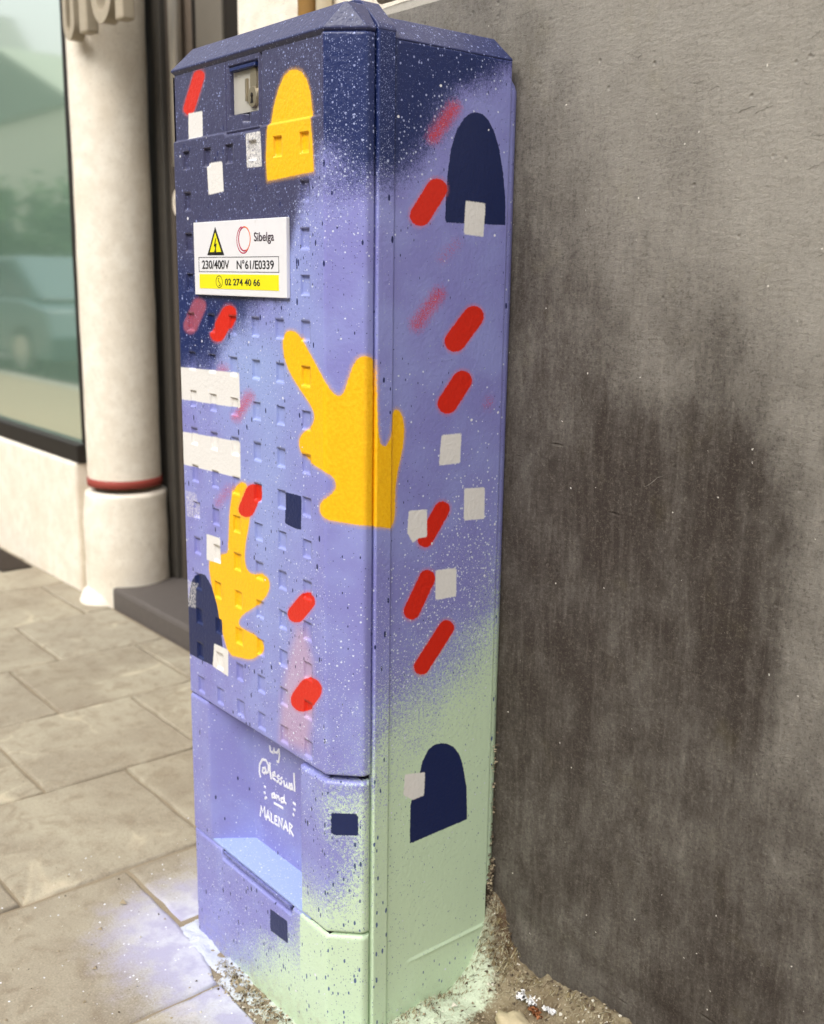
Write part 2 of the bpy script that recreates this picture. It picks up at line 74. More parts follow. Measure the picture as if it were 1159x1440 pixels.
class NT:
    def __init__(s, name, rough=0.6, spec=0.3):
        s.m = bpy.data.materials.new(name); s.m.use_nodes = True
        s.t = s.m.node_tree; s.n = s.t.nodes; s.l = s.t.links; s.n.clear()
        s.out = s.n.new('ShaderNodeOutputMaterial'); s.b = s.n.new('ShaderNodeBsdfPrincipled')
        s.l.new(s.b.outputs[0], s.out.inputs[0])
        s.b.inputs['Roughness'].default_value = rough
        s.b.inputs['Specular IOR Level'].default_value = spec
        s.tc = s.n.new('ShaderNodeTexCoord')
    def put(s, sock, v):
        if v is None: return
        if isinstance(v, bpy.types.NodeSocket): s.l.new(v, sock)
        else:
            try: sock.default_value = v
            except Exception:
                sock.default_value = tuple(v)[:3]
    def math(s, op, a, b=None, c=None, clamp=False):
        n = s.n.new('ShaderNodeMath'); n.operation = op; n.use_clamp = clamp
        s.put(n.inputs[0], a); s.put(n.inputs[1], b); s.put(n.inputs[2], c)
        return n.outputs[0]
    def step(s, v, lo, hi):
        n = s.n.new('ShaderNodeMapRange'); n.interpolation_type = 'SMOOTHSTEP'
        s.put(n.inputs['Value'], v); s.put(n.inputs['From Min'], lo); s.put(n.inputs['From Max'], hi)
        return n.outputs[0]
    def lerp(s, v, lo, hi, a, b):
        n = s.n.new('ShaderNodeMapRange')
        s.put(n.inputs['Value'], v); s.put(n.inputs['From Min'], lo); s.put(n.inputs['From Max'], hi); s.put(n.inputs['To Min'], a); s.put(n.inputs['To Max'], b)
        return n.outputs[0]
    def mix(s, f, a, b, mode='MIX'):
        n = s.n.new('ShaderNodeMix'); n.data_type = 'RGBA'; n.blend_type = mode
        s.put(n.inputs[0], f); s.put(n.inputs[6], a); s.put(n.inputs[7], b)
        return n.outputs[2]
    def vec(s, scale=(1, 1, 1), src=None, rot=(0, 0, 0), loc=(0, 0, 0)):
        n = s.n.new('ShaderNodeMapping'); s.l.new(src or s.tc.outputs['Object'], n.inputs['Vector'])
        n.inputs['Scale'].default_value = scale; n.inputs['Rotation'].default_value = rot; n.inputs['Location'].default_value = loc
        return n.outputs[0]
    def noise(s, scale, detail=2, rough=0.5, vec=None, dist=0.0, col=False):
        n = s.n.new('ShaderNodeTexNoise'); n.inputs['Scale'].default_value = scale; n.inputs['Detail'].default_value = detail
        n.inputs['Roughness'].default_value = rough; n.inputs['Distortion'].default_value = dist
        s.l.new(vec or s.tc.outputs['Object'], n.inputs['Vector'])
        return n.outputs[1 if col else 0]
    def vor(s, scale, vec=None, feature='F1'):
        n = s.n.new('ShaderNodeTexVoronoi'); n.feature = feature; n.inputs['Scale'].default_value = scale
        s.l.new(vec or s.tc.outputs['Object'], n.inputs['Vector'])
        return n
    def attr(s, name):
        n = s.n.new('ShaderNodeAttribute'); n.attribute_name = name
        return n.outputs['Fac']
    def sep(s, c):
        n = s.n.new('ShaderNodeSeparateColor'); s.l.new(c, n.inputs[0]); return n.outputs
    def pos(s):
        n = s.n.new('ShaderNodeSeparateXYZ'); s.l.new(s.tc.outputs['Object'], n.inputs[0]); return n.outputs
    def bump(s, h, strength=0.5, dist=0.001, prev=None):
        n = s.n.new('ShaderNodeBump'); n.inputs['Strength'].default_value = strength; n.inputs['Distance'].default_value = dist
        s.put(n.inputs['Height'], h)
        if prev is not None: s.l.new(prev, n.inputs['Normal'])
        s.l.new(n.outputs[0], s.b.inputs['Normal'])
        return n.outputs[0]
    def color(s, c): s.put(s.b.inputs['Base Color'], c)

def plain(name, col, rough=0.6, spec=0.3, metal=0.0, var=0.12, nscale=40, bump=0.0, bd=0.001):
    t = NT(name, rough, spec); t.b.inputs['Metallic'].default_value = metal
    n = t.noise(nscale, 4, 0.6)
    c = t.mix(n, tuple(x * (1 - var) for x in col[:3]) + (1,), tuple(min(1, x * (1 + var)) for x in col[:3]) + (1,))
    t.color(c)
    if bump: t.bump(n, bump, bd)
    return t.m

# ---- the sprayed coat of the cabinet; every field is measured on the cabinet's own surface
def coat_material():
    t = NT('sprayed_cabinet_coat', 0.42, 0.5)
    fine = t.noise(900, 3, 0.7); mid = t.noise(260, 3, 0.65); low = t.noise(14, 3, 0.5); edge = t.noise(330, 2, 0.6)
    def grain(a, amp):      # signed jitter
        return t.math('MULTIPLY', t.math('SUBTRACT', a, 0.5), amp)
    peri = t.mix(t.step(low, 0.35, 0.68), lin(134, 133, 196), lin(144, 148, 207))
    base = t.mix(t.attr('light'), peri, lin(154, 172, 220))
    g = t.math('ADD', t.attr('green'), t.math('ADD', grain(fine, 2.2), grain(mid, 1.3)))
    base = t.mix(t.step(g, 0.36, 0.64), base, lin(203, 224, 190))
    n = t.math('ADD', t.attr('navy'), t.math('ADD', grain(fine, 0.9), grain(mid, 0.5)))
    navyc = t.mix(t.attr('grey'), lin(24, 40, 92), lin(66, 66, 96))
    base = t.mix(t.step(n, 0.25, 0.75), base, navyc)
    # spatter of dots: white, then dark
    def dots(scale, dens, r0, r1, dv=None):
        v = t.vor(scale, dv); c = t.sep(v.outputs['Color'])
        rad = t.lerp(t.math('POWER', c[0], 3.0), 0, 1, r0, r1)
        wob = t.math('ADD', v.outputs['Distance'], grain(mid, 0.16))
        inside = t.math('SUBTRACT', 1.0, t.step(wob, t.math('MULTIPLY', rad, 0.8), rad))
        return t.math('MULTIPLY', inside, t.math('LESS_THAN', c[1], dens))
    dw = t.attr('dwhite'); dd = t.attr('ddark')
    streak = t.vec((1, 1, 0.42))
    W1 = dots(270, dw, 0.10, 0.44); W2 = dots(120, t.math('MULTIPLY', dw, 0.20), 0.06, 0.28)
    W3 = dots(520, t.math('MULTIPLY', dw, 1.7), 0.12, 0.5)
    D1 = dots(190, dd, 0.12, 0.40, streak); D2 = dots(90, t.math('MULTIPLY', dd, 0.3), 0.05, 0.20, streak)
    D3 = dots(420, t.math('MULTIPLY', dd, 1.0), 0.1, 0.42)
    base = t.mix(t.attr('peach'), base, lin(205, 165, 175))
    dk = t.mix(t.attr('green'), lin(22, 32, 84), lin(84, 104, 142))
    base = t.mix(t.math('MAXIMUM', t.math('MAXIMUM', D1, D2), t.math('MULTIPLY', D3, 0.7)), base, dk)
    wc = t.mix(t.attr('navy'), lin(222, 228, 238), lin(150, 160, 205))
    base = t.mix(t.math('MAXIMUM', t.math('MAXIMUM', t.math('MULTIPLY', W1, 0.9), W2), t.math('MULTIPLY', W3, 0.65)), base, wc)
    # stencilled shapes from their distance fields (survey units, negative inside)
    def shape(name, base, col, soft, jit, halo=None):
        d = t.math('ADD', t.attr('sd_' + name), t.math('ADD', grain(edge, jit), grain(fine, jit * 0.6)))
        if halo:
            base = t.mix(t.math('MULTIPLY', t.math('SUBTRACT', 1.0, t.step(t.math('ADD', d, grain(fine, 0.3)), 0.0, 0.09)), 0.4), base, halo)
        f = t.math('SUBTRACT', 1.0, t.step(d, -soft, soft))
        wear = t.math('ADD', t.attr('op_' + name), t.math('ADD', grain(fine, 1.0), grain(mid, 0.9)))
        f = t.math('MULTIPLY', f, t.step(wear, 0.32, 0.72))
        return t.mix(f, base, col)
    md = t.attr('sd_mist')
    mf = t.math('SUBTRACT', 1.0, t.step(t.math('ADD', md, grain(mid, 0.35)), -0.22, 0.12))
    mg = t.step(t.math('ADD', t.math('MULTIPLY', t.attr('op_mist'), 0.9), t.math('MULTIPLY', t.math('SUBTRACT', fine, 0.5), 4.2)), 0.35, 0.55)
    base = t.mix(t.math('MULTIPLY', mf, mg), base, lin(196, 60, 72))
    yel = t.mix(t.step(mid, 0.3, 0.7), lin(248, 182, 14), lin(254, 196, 24))
    yel = t.mix(t.math('MULTIPLY', t.step(t.noise(30, 3, 0.6), 0.55, 0.85), 0.5), yel, lin(222, 160, 30))
    nv = t.mix(mid, lin(20, 32, 76), lin(26, 40, 88))
    base = shape('yellow', base, yel, 0.02, 0.05, lin(240, 180, 60))
    base = shape('navy', base, nv, 0.012, 0.05)
    base = shape('red', base, t.mix(mid, lin(222, 44, 22), lin(206, 34, 18)), 0.012, 0.055, lin(222, 110, 110))
    base = shape('white', base, t.mix(mid, lin(236, 232, 226), lin(226, 222, 216)), 0.02, 0.04)
    # a few chips through the late coats
    late = dots(60, 0.05, 0.03, 0.16)
    base = t.mix(late, base, lin(228, 228, 232))
    # grime in the lowest centimetres: dust thrown up from the street
    z = t.pos()[2]
    grime = t.math('MULTIPLY', t.step(t.math('ADD', z, t.math('MULTIPLY', low, 0.05)), 0.11, 0.02), t.step(t.noise(60, 5, 0.7), 0.4, 0.75))
    base = t.mix(t.math('MULTIPLY', grime, 0.5), base, lin(165, 155, 130))
    t.color(base)
    t.put(t.b.inputs['Roughness'], t.lerp(mid, 0.2, 0.8, 0.28, 0.48))
    lump = t.noise(170, 3, 0.55)
    hh = t.math('ADD', t.math('MULTIPLY', lump, 1.0), t.math('ADD', t.math('MULTIPLY', W1, 0.15), t.math('MULTIPLY', fine, 0.12)))
    t.bump(hh, 0.42, 0.0016)
    return t.m
COAT = coat_material()

# ------------------------------------------------------------------ object helpers
def tag(o, label=None, cat=None, group=None, kind=None):
    if label: o['label'] = label
    if cat: o['category'] = cat
    if group: o['group'] = group
    if kind: o['kind'] = kind
    return o
def empty(name, loc=(0, 0, 0)):
    o = bpy.data.objects.new(name, None); SC.collection.objects.link(o); o.location = loc; o.empty_display_size = 0.05
    return o
def link(name, me, mat=None, parent=None, smooth=False):
    o = bpy.data.objects.new(name, me); SC.collection.objects.link(o)
    if mat is not None:
        me.materials.clear()
        for mm in (mat if isinstance(mat, (list, tuple)) else [mat]): me.materials.append(mm)
    if parent is not None:
        o.parent = parent
        o.matrix_parent_inverse = parent.matrix_basis.inverted() if parent.parent is None else Matrix.Identity(4)
    if smooth:
        me.polygons.foreach_set('use_smooth', [True] * len(me.polygons))
    return o
def mesh(name, vs, fs):
    me = bpy.data.meshes.new(name); me.from_pydata([tuple(v) for v in vs], [], [tuple(f) for f in fs]); me.update()
    return me
def poly_obj(name, vs, fs, mat, parent=None, smooth=False, bevel=0.0, seg=2):
    """vs in survey units"""
    me = mesh(name, [V(*v) for v in vs], fs)
    bm = bmesh.new(); bm.from_mesh(me)
    if bevel:
        bmesh.ops.bevel(bm, geom=bm.edges[:], offset=bevel, segments=seg, profile=0.5, affect='EDGES', clamp_overlap=True)
    bmesh.ops.recalc_face_normals(bm, faces=bm.faces)
    bm.to_mesh(me); bm.free()
    return link(name, me, mat, parent, smooth)
BOXF = [(0, 1, 2, 3), (4, 7, 6, 5), (0, 4, 5, 1), (1, 5, 6, 2), (2, 6, 7, 3), (3, 7, 4, 0)]
def box(name, x0, x1, y0, y1, z0, z1, mat, parent=None, bevel=0.0, smooth=False):
    vs = [(x0, y0, z0), (x1, y0, z0), (x1, y1, z0), (x0, y1, z0), (x0, y0, z1), (x1, y0, z1), (x1, y1, z1), (x0, y1, z1)]
    return poly_obj(name, vs, BOXF, mat, parent, smooth, bevel)
def grid_mesh(name, P, closed_u=False):
    """P: (nu, nv, 3) metres"""
    nu, nv = P.shape[:2]
    idx = np.arange(nu * nv).reshape(nu, nv)
    a = idx[:-1, :-1].ravel(); b = idx[1:, :-1].ravel(); c = idx[1:, 1:].ravel(); d = idx[:-1, 1:].ravel()
    F = np.stack([a, b, c, d], 1)
    if closed_u:
        F = np.concatenate([F, np.stack([idx[-1, :-1], idx[0, :-1], idx[0, 1:], idx[-1, 1:]], 1)])
    return mesh_np(name, P.reshape(-1, 3), F)
def mesh_np(name, vs, F):
    me = bpy.data.meshes.new(name)
    vs = np.asarray(vs, np.float32); F = np.asarray(F, np.int32); k = F.shape[1]
    me.vertices.add(len(vs)); me.vertices.foreach_set('co', vs.ravel())
    me.loops.add(F.size); me.loops.foreach_set('vertex_index', F.ravel())
    me.polygons.add(len(F)); me.polygons.foreach_set('loop_start', np.arange(0, F.size, k, dtype=np.int32)); me.polygons.foreach_set('loop_total', np.full(len(F), k, np.int32))
    me.update(calc_edges=True); me.validate()
    return me
def set_attr(me, name, vals):
    a = me.attributes.new(name, 'FLOAT', 'POINT'); a.data.foreach_set('value', np.asarray(vals, np.float32).ravel())

def vnoise(x, y, seed=0):
    """smooth value noise on arrays"""
    r = np.random.default_rng(seed).random((64, 64))
    xi = np.floor(x).astype(int); yi = np.floor(y).astype(int); fx = x - xi; fy = y - yi
    fx = fx * fx * (3 - 2 * fx); fy = fy * fy * (3 - 2 * fy)
    g = lambda i, j: r[i % 64, j % 64]
    return (g(xi, yi) * (1 - fx) + g(xi + 1, yi) * fx) * (1 - fy) + (g(xi, yi + 1) * (1 - fx) + g(xi + 1, yi + 1) * fx) * fy
def fbm(x, y, seed=0, oct=4):
    s = 0; a = 0.5
    for k in range(oct):
        s = s + a * vnoise(x * 2 ** k + 7.3 * k, y * 2 ** k + 3.1 * k, seed + k); a *= 0.5
    return s
def sm(v, lo, hi):
    t = np.clip((v - lo) / (hi - lo), 0, 1); return t * t * (3 - 2 * t)

# ------------------------------------------------------------------ paint fields
WF, CA, SS, BW, DD = 6.042, 0.648, 0.243, 0.494, 4.814   # front width, chamfer, strip, band, depth
SC1 = WF + CA * 2 ** 0.5            # s where the chamfer ends
SEAM = SC1 + SS
XR = WF + CA                        # x of the side face
def sdf(S, Z, poly):
    P = np.array(poly, float); d = np.full(S.shape, 1e9); ins = np.zeros(S.shape, bool)
    n = len(P)
    for i in range(n):
        ax, az = P[i]; bx, bz = P[(i + 1) % n]
        ex, ez = bx - ax, bz - az; L = ex * ex + ez * ez + 1e-12
        t = np.clip(((S - ax) * ex + (Z - az) * ez) / L, 0, 1)
        d = np.minimum(d, (S - ax - t * ex) ** 2 + (Z - az - t * ez) ** 2)
        c = ((az > Z) != (bz > Z)) & (S < (bx - ax) * (Z - az) / ((bz - az) if abs(bz - az) > 1e-9 else 1e-9) + ax)
        ins ^= c
    d = np.sqrt(d)
    return np.where(ins, -d, d)
def paint(me, S, Z, shapes=True, recess=False, extra=None):
    S = S.ravel(); Z = Z.ravel()
    F = {}
    # height of the lower border of the night-blue field along the unrolled faces
    zb = np.interp(S, [-1, 0.2, 1.2, 2.2, 3.2, 4.4, 5.0, 6.0, 7.0, 7.6, 8.6, 9.6, 11, 13], [-5.2, -5.0, -4.4, -3.5, -3.2, -2.6, -0.9, -0.2, -0.5, -0.6, 0.4, 1.4, 2.2, 2.6])
    sf = np.interp(S, [-1, 5, 6, 8, 11], [1.3, 1.3, 1.4, 1.6, 1.0])
    w = (fbm(S * 0.8, Z * 0.8, 3) - 0.47) * 1.3
    F['navy'] = sm(Z - zb + w, -sf * 1.3, sf)
    F['grey'] = (S < WF - 0.02).astype(float) * sm(Z + 0.2 * S, -3.5, -1.5)
    gb = np.interp(S, [-1, 0, 2, 4, 4.85, 4.9, 6, 7, 7.4, 9, 11, 13], [-23.8, -22.8, -21.3, -20.1, -19.2, -17.2, -15.6, -14.6, -13.4, -12.4, -10.8, -9.8])
    gs = np.interp(S, [-1, 4.8, 4.9, 6, 7, 11], [2.4, 2.2, 3.4, 3.8, 3.6, 3.4])
    g = sm(-(Z - gb) + w * 1.6, -gs, gs)
    # the pier keeps a bluish cloud in its middle
    cloud = np.exp(-((S - 5.9) / 1.2) ** 2 - ((Z + 16.9) / 1.2) ** 2)
    g = np.clip(g - 0.5 * cloud, 0, 1)
    F['green'] = g * (0 if recess else 1)
    F['light'] = np.clip(np.exp(-((S - 3.6) / 1.5) ** 2) * sm(Z, -17, -6) * sm(-Z, 3, 5) * 0.55 + 0.45 * np.exp(-((S - 5.0) / 1.1) ** 2 - ((Z + 2.6) / 2.0) ** 2) * (S < WF) + 0.5 * np.exp(-((S - 2.2) / 1.5) ** 2 - ((Z + 4.6) / 1.2) ** 2), 0, 1)
    if recess: F['light'] = F['light'] * 0
    dw = 0.03 + 0.42 * F['navy'] * sm(S, 3.5, 6.5) + 0.10 * F['navy']
    dw = dw + 0.42 * np.exp(-((S - 6.0) / 1.3) ** 2) * sm(-Z, 8.2, 12.5) * sm(Z, -15.6, -13.8)
    dw = dw + 0.55 * np.exp(-((S - 6.6) / 1.2) ** 2 - ((Z + 0.2) / 1.3) ** 2)
    dw = dw + 0.55 * np.exp(-((Z - gb - 1.6 * (S > 7)) / 1.8) ** 2) * sm(S, 6.8, 7.6) + 0.4 * np.exp(-((S - 10.5) / 1.2) ** 2 - ((Z + 8.5) / 2.0) ** 2)
    dw = dw + 0.2 * np.exp(-((S - 0.9) / 1.6) ** 2 - ((Z + 19.7) / 1.0) ** 2) + 0.20 * sm(-Z, 14.3, 15) * sm(Z, -16.6, -15.2) * (S > 4.8)
    dw = dw + 0.25 * np.exp(-((S - 0.2) / 1.2) ** 2 - ((Z + 4.2) / 1.4) ** 2)
    dw = np.where((S > 7.3) & (Z > -4.5) & (Z < -0.5), dw * 0.25, dw)
    F['dwhite'] = np.clip(1.1 * dw * (1 - 0.7 * g), 0, 1)
    dd = 0.05 + 0.05 * (1 - F['navy']) + 0.55 * g * sm(-Z, 13.5, 15.5) * sm(8.0 - S, -1.5, 2.0) + 0.10 * g
    dd = dd + 0.6 * np.exp(-((S - 2.8) / 1.6) ** 2 - ((Z + 20.2) / 1.2) ** 2) + 0.08 * np.exp(-((S - 7.2) / 1.2) ** 2 - ((Z + 15.5) / 1.5) ** 2)
    dd = dd + 0.20 * np.exp(-((Z - zb + 1.0) / 0.9) ** 2) + 0.25 * np.exp(-((S - 8.0) / 0.5) ** 2 - ((Z + 7.2) / 0.6) ** 2)
    F['ddark'] = np.clip(dd, 0, 0.75)
    if recess:
        F['dwhite'] = np.full(S.shape, 0.09); F['ddark'] = np.full(S.shape, 0.02)
    for k in ('red', 'mist', 'white', 'yellow', 'navy', 'peach'):
        sd = np.full(S.shape, 9.0); op = np.ones(S.shape)
        if shapes:
            for lay, o, pl in DATA['shapes']:
                if lay != k: continue
                a = np.array(pl); lo = a.min(0) - 0.6; hi = a.max(0) + 0.6
                idx = np.where((S > lo[0]) & (S < hi[0]) & (Z > lo[1]) & (Z < hi[1]))[0]
                if not len(idx): continue
                d = sdf(S[idx], Z[idx], pl); better = d < sd[idx]
                sd[idx] = np.where(better, d, sd[idx]); op[idx] = np.where(better, o, op[idx])
        if k == 'peach':
            F['peach'] = op * (1 - sm(sd, -0.25, 0.25)) * (sd < 5)
        else:
            F['sd_' + k] = sd; F['op_' + k] = op
    if extra: F.update({k: np.broadcast_to(v, S.shape) for k, v in extra.items()})
    for k, v in F.items(): set_attr(me, k, v)

# ------------------------------------------------------------------ plan path of the cabinet's skin
def _path(s):
    s = np.asarray(s, float)
    x = np.where(s < WF, s, np.where(s < SC1, WF + (s - WF) / 2 ** 0.5, XR))
    y = np.where(s < WF, 0.0, np.where(s < SC1, (s - WF) / 2 ** 0.5, CA + s - SC1))
    return x, y
def skin(s, h, r=0.07):
    xs = 0; ys = 0; K = 9
    for k in range(K):
        a, b = _path(s + r * (2 * k / (K - 1) - 1)); xs = xs + a / K; ys = ys + b / K
    a0, b0 = _path(s - r); a1, b1 = _path(s + r); dx = a1 - a0; dy = b1 - b0; L = np.hypot(dx, dy)
    return xs + h * dy / L, ys - h * dx / L
def rim(d, r):
    """drop near a rounded border at distance d"""
    q = np.clip(1 - d / r, 0, 1); return -r * (1 - np.sqrt(np.clip(1 - q * q, 0, 1)))
def merge(*arrs):
    a = np.unique(np.round(np.concatenate([np.atleast_1d(x).astype(float) for x in arrs]), 4))
    keep = [a[0]]
    for v in a[1:]:
        if v - keep[-1] > 0.006: keep.append(v)
    return np.array(keep)
CORN = [c + o for c in (WF, SC1) for o in (-0.08, -0.05, -0.025, 0, 0.025, 0.05, 0.08)]
def panel(name, s0, s1, z0, z1, parent, hfun=None, ss=(), zz=(), step=0.075, edge=0.05, lip=0.22, ztop=None, **kw):
    """a moulded skin panel between s0..s1 and z0 (top) .. z1 (bottom) with rounded, returned borders"""
    es = [0, edge * .15, edge * .4, edge * .7, edge]
    S = merge(np.arange(s0, s1, step), [s0 + e for e in es], [s1 - e for e in es], [c for c in list(CORN) + list(ss) if s0 < c < s1])
    Zr = merge(np.arange(z1, z0, step), [z0 - e for e in es], [z1 + e for e in es], [c for c in zz if z1 < c < z0])[::-1]
    SSg, ZZg = np.meshgrid(S, Zr, indexing='ij')
    H = np.zeros(SSg.shape)
    if hfun is not None: H = H + hfun(SSg, ZZg)
    H = H + rim(np.minimum(np.minimum(SSg - s0, s1 - SSg), np.minimum(z0 - ZZg, ZZg - z1)), edge)
    # returned lip all round
    def pad(A, vals=None):
        return np.pad(A, 1, mode='edge')
    SSg = pad(SSg); ZZg = pad(ZZg); H = pad(H)
    B = np.zeros(H.shape, bool); B[0] = B[-1] = True; B[:, 0] = B[:, -1] = True
    H[B] -= lip
    Zc = ZZg
    if ztop is not None: Zc = ztop(SSg, ZZg)
    X, Y = skin(SSg, H)
    me = grid_mesh(name, np.stack([X * U, Y * U, (Zc - GZ) * U], -1))
    paint(me, SSg, Zc, **kw)
    o = link(name, me, COAT, parent, smooth=True)
    return o
def flat_paint(o, shapes=False, recess=False, n=None, **extra):
    """paint fields for a small part from its vertex positions"""
    me = o.data; co = np.empty(len(me.vertices) * 3, np.float32); me.vertices.foreach_get('co', co); co = co.reshape(-1, 3) / U
    X, Y, Zv = co[:, 0], co[:, 1], co[:, 2] + GZ
    S = np.where(Y < 0.3, X, np.where(X > 5.5, SC1 + np.maximum(Y - CA, 0), X))
    paint(me, S, Zv, shapes=shapes, recess=recess, extra=extra)
def bevel_mod(o, w, seg=2, ang=30):
    b = o.modifiers.new('bevel', 'BEVEL'); b.width = w; b.segments = seg; b.limit_method = 'ANGLE'; b.angle_limit = math.radians(ang)
def tess(o, n=3):
    bm = bmesh.new(); bm.from_mesh(o.data); bmesh.ops.subdivide_edges(bm, edges=bm.edges[:], cuts=n, use_grid_fill=True); bm.to_mesh(o.data); bm.free()

# ================================================================== SETTING
JOINT = plain('joint_sand', lin(146, 133, 112), 0.95, 0.1, nscale=300, var=0.3, bump=0.6, bd=0.002)
def slab_material():
    t = NT('paving_stone', 0.78, 0.25)
    inf = t.n.new('ShaderNodeObjectInfo')
    geo = t.n.new('ShaderNodeNewGeometry')
    P = geo.outputs['Position']
    # shift the pattern for every slab so neighbours differ
    add = t.n.new('ShaderNodeVectorMath'); add.operation = 'ADD'
    comb = t.n.new('ShaderNodeCombineXYZ'); t.l.new(t.math('MULTIPLY', inf.outputs['Random'], 19.0), comb.inputs[0]); t.l.new(t.math('MULTIPLY', inf.outputs['Random'], 7.0), comb.inputs[2])
    t.l.new(P, add.inputs[0]); t.l.new(comb.outputs[0], add.inputs[1]); Q = add.outputs[0]
    big = t.noise(3.5, 5, 0.6, Q, 0.4); mid = t.noise(22, 5, 0.65, Q, 0.6); fine = t.noise(300, 4, 0.75, Q)
    c = t.mix(t.step(big, 0.3, 0.7), lin(144, 134, 116), lin(172, 164, 143))
    c = t.mix(t.math('MULTIPLY', t.step(mid, 0.45, 0.7), 0.55), c, lin(124, 110, 90))
    c = t.mix(t.math('MULTIPLY', t.step(inf.outputs['Random'], 0.2, 0.9), 0.22), c, lin(150, 142, 128))
    # pale veins
    wv = t.vec((1, 1, 1), Q, rot=(0, 0, 0.5)); vn = t.noise(2.2, 3, 0.5, wv, 0.35)
    vein = t.math('SUBTRACT', 1.0, t.step(t.math('ABSOLUTE', t.math('SUBTRACT', vn, 0.52)), 0.0, 0.011))
    c = t.mix(t.math('MULTIPLY', vein, t.math('MULTIPLY', t.step(big, 0.45, 0.65), 0.4)), c, lin(214, 200, 172))
    c = t.mix(t.math('MULTIPLY', t.step(fine, 0.52, 0.7), 0.45), c, lin(196, 184, 160))
    c = t.mix(t.math('MULTIPLY', t.step(fine, 0.47, 0.3), 0.5), c, lin(104, 92, 76))
    sp = t.vor(75, P); spc = t.sep(sp.outputs['Color'])
    spot = t.math('MULTIPLY', t.math('LESS_THAN', sp.outputs['Distance'], 0.11), t.math('LESS_THAN', spc[0], 0.05))
    c = t.mix(spot, c, lin(70, 60, 50))
    # overspray of the mural round the cabinet's foot: distance to its front skirt
    px = t.n.new('ShaderNodeSeparateXYZ'); t.l.new(P, px.inputs[0])
    dx = t.math('MAXIMUM', t.math('SUBTRACT', -0.7 * U - 0.01, px.outputs[0]), 0.0)
    dy = t.math('MAXIMUM', t.math('SUBTRACT', 0.0, px.outputs[1]), 0.0)
    dist = t.math('SQRT', t.math('ADD', t.math('MULTIPLY', dx, dx), t.math('MULTIPLY', dy, dy)))
    cloud = t.noise(16, 4, 0.6, P)
    near = t.step(t.math('ADD', dist, t.math('MULTIPLY', t.math('SUBTRACT', cloud, 0.5), 0.16)), 0.26, 0.02)
    grainy = t.step(t.math('ADD', near, t.math('MULTIPLY', t.math('SUBTRACT', fine, 0.5), 0.7)), 0.1, 1.0)
    c = t.mix(t.math('MULTIPLY', grainy, 0.88), c, t.mix(t.step(cloud, 0.4, 0.62), lin(174, 172, 198), lin(202, 204, 216)))
    s2 = t.vor(170, P); s2c = t.sep(s2.outputs['Color'])
    nd = t.step(dist, 0.42, 0.02)
    sp2 = t.math('MULTIPLY', t.math('LESS_THAN', s2.outputs['Distance'], t.math('MULTIPLY', s2c[1], 0.3)), t.math('LESS_THAN', s2c[0], t.math('MULTIPLY', nd, 0.15)))
    c = t.mix(sp2, c, lin(232, 234, 242))
    t.color(c)
    h = t.math('ADD', t.math('MULTIPLY', mid, 1.6), t.math('MULTIPLY', fine, 0.35))
    t.bump(h, 0.6, 0.0022)
    return t.m
SLAB = slab_material()

# road / far ground sheet
ASPH = plain('asphalt', lin(80, 78, 76), 0.9, 0.2, nscale=200, var=0.3, bump=0.5, bd=0.003)
g = mesh('road', [V(-3000, -3000, GZ - 2.6), V(3000, -3000, GZ - 2.6), V(3000, 3000, GZ - 2.6), V(-3000, 3000, GZ - 2.6)], [(0, 1, 2, 3)])
tag(link('road', g, ASPH), kind='structure')
pv = box('pavement', -420, 120, -34, 40, GZ - 2.7, GZ - 0.10, JOINT); tag(pv, kind='structure')
box('kerb', -420, 120, -36.5, -34.05, GZ - 2.8, GZ + 0.02, plain('kerb_stone', lin(150, 145, 135), 0.8, nscale=60), None, bevel=0.01)
tag(bpy.data.objects['kerb'], kind='structure')

xs = [-95, -88, -81, -73.8, -67, -60, -53, -46, -39, -32, -25.4, -18.9, -12, -5.1, 2.0, 9.0, 16, 23, 30]
def offs(i):
    return {10: -1.0, 11: -3.6 + 6.6, 12: -0.3, 13: -3.7, 14: -0.25}.get(i - 0, [0.0, 3.1][i % 2])
def slab(x0, x1, y0, y1, drop=0.0, cut=None):
    j = 0.04
    x0 += j; x1 -= j; y0 += j; y1 -= j
    n = 6; t0 = GZ + random.uniform(-0.03, 0.03) - drop; tx, ty = random.uniform(-.006, .006), random.uniform(-.004, .004)
    cx, cy = (x0 + x1) / 2, (y0 + y1) / 2
    ring = []
    def edge(a, b):
        for k in range(n):
            f = k / n; jx = 0 if k == 0 else random.uniform(-.035, .035); jy = 0 if k == 0 else random.uniform(-.035, .035)
            ring.append([a[0] + (b[0] - a[0]) * f + jx, a[1] + (b[1] - a[1]) * f + jy])
    cs = cut or [(x0, y0), (x1, y0), (x1, y1), (x0, y1)]
    for i in range(len(cs)): edge(cs[i], cs[(i + 1) % len(cs)])
    N = len(ring); vs = []
    cx = sum(r[0] for r in ring) / N; cy = sum(r[1] for r in ring) / N
    for (inset, dz) in ((0, -1.2), (0, -0.13), (0.05, -0.02), (0.16, 0.0)):
        for r in ring:
            d = math.hypot(r[0] - cx, r[1] - cy); k = 1 - inset / d
            x = cx + (r[0] - cx) * k; y = cy + (r[1] - cy) * k
            vs.append((x, y, t0 + dz + (x - cx) * tx + (y - cy) * ty))
    fs = []
    for L in range(3):
        for i in range(N): fs.append((L * N + i, L * N + (i + 1) % N, (L + 1) * N + (i + 1) % N, (L + 1) * N + i))
    fs.append(tuple(range(3 * N, 4 * N)))
    o = poly_obj('paving_slab', vs, fs, SLAB, pv, smooth=False)
    for p in o.data.polygons: p.use_smooth = len(p.vertices) == 4 and p.normal.z > 0.15
    return o
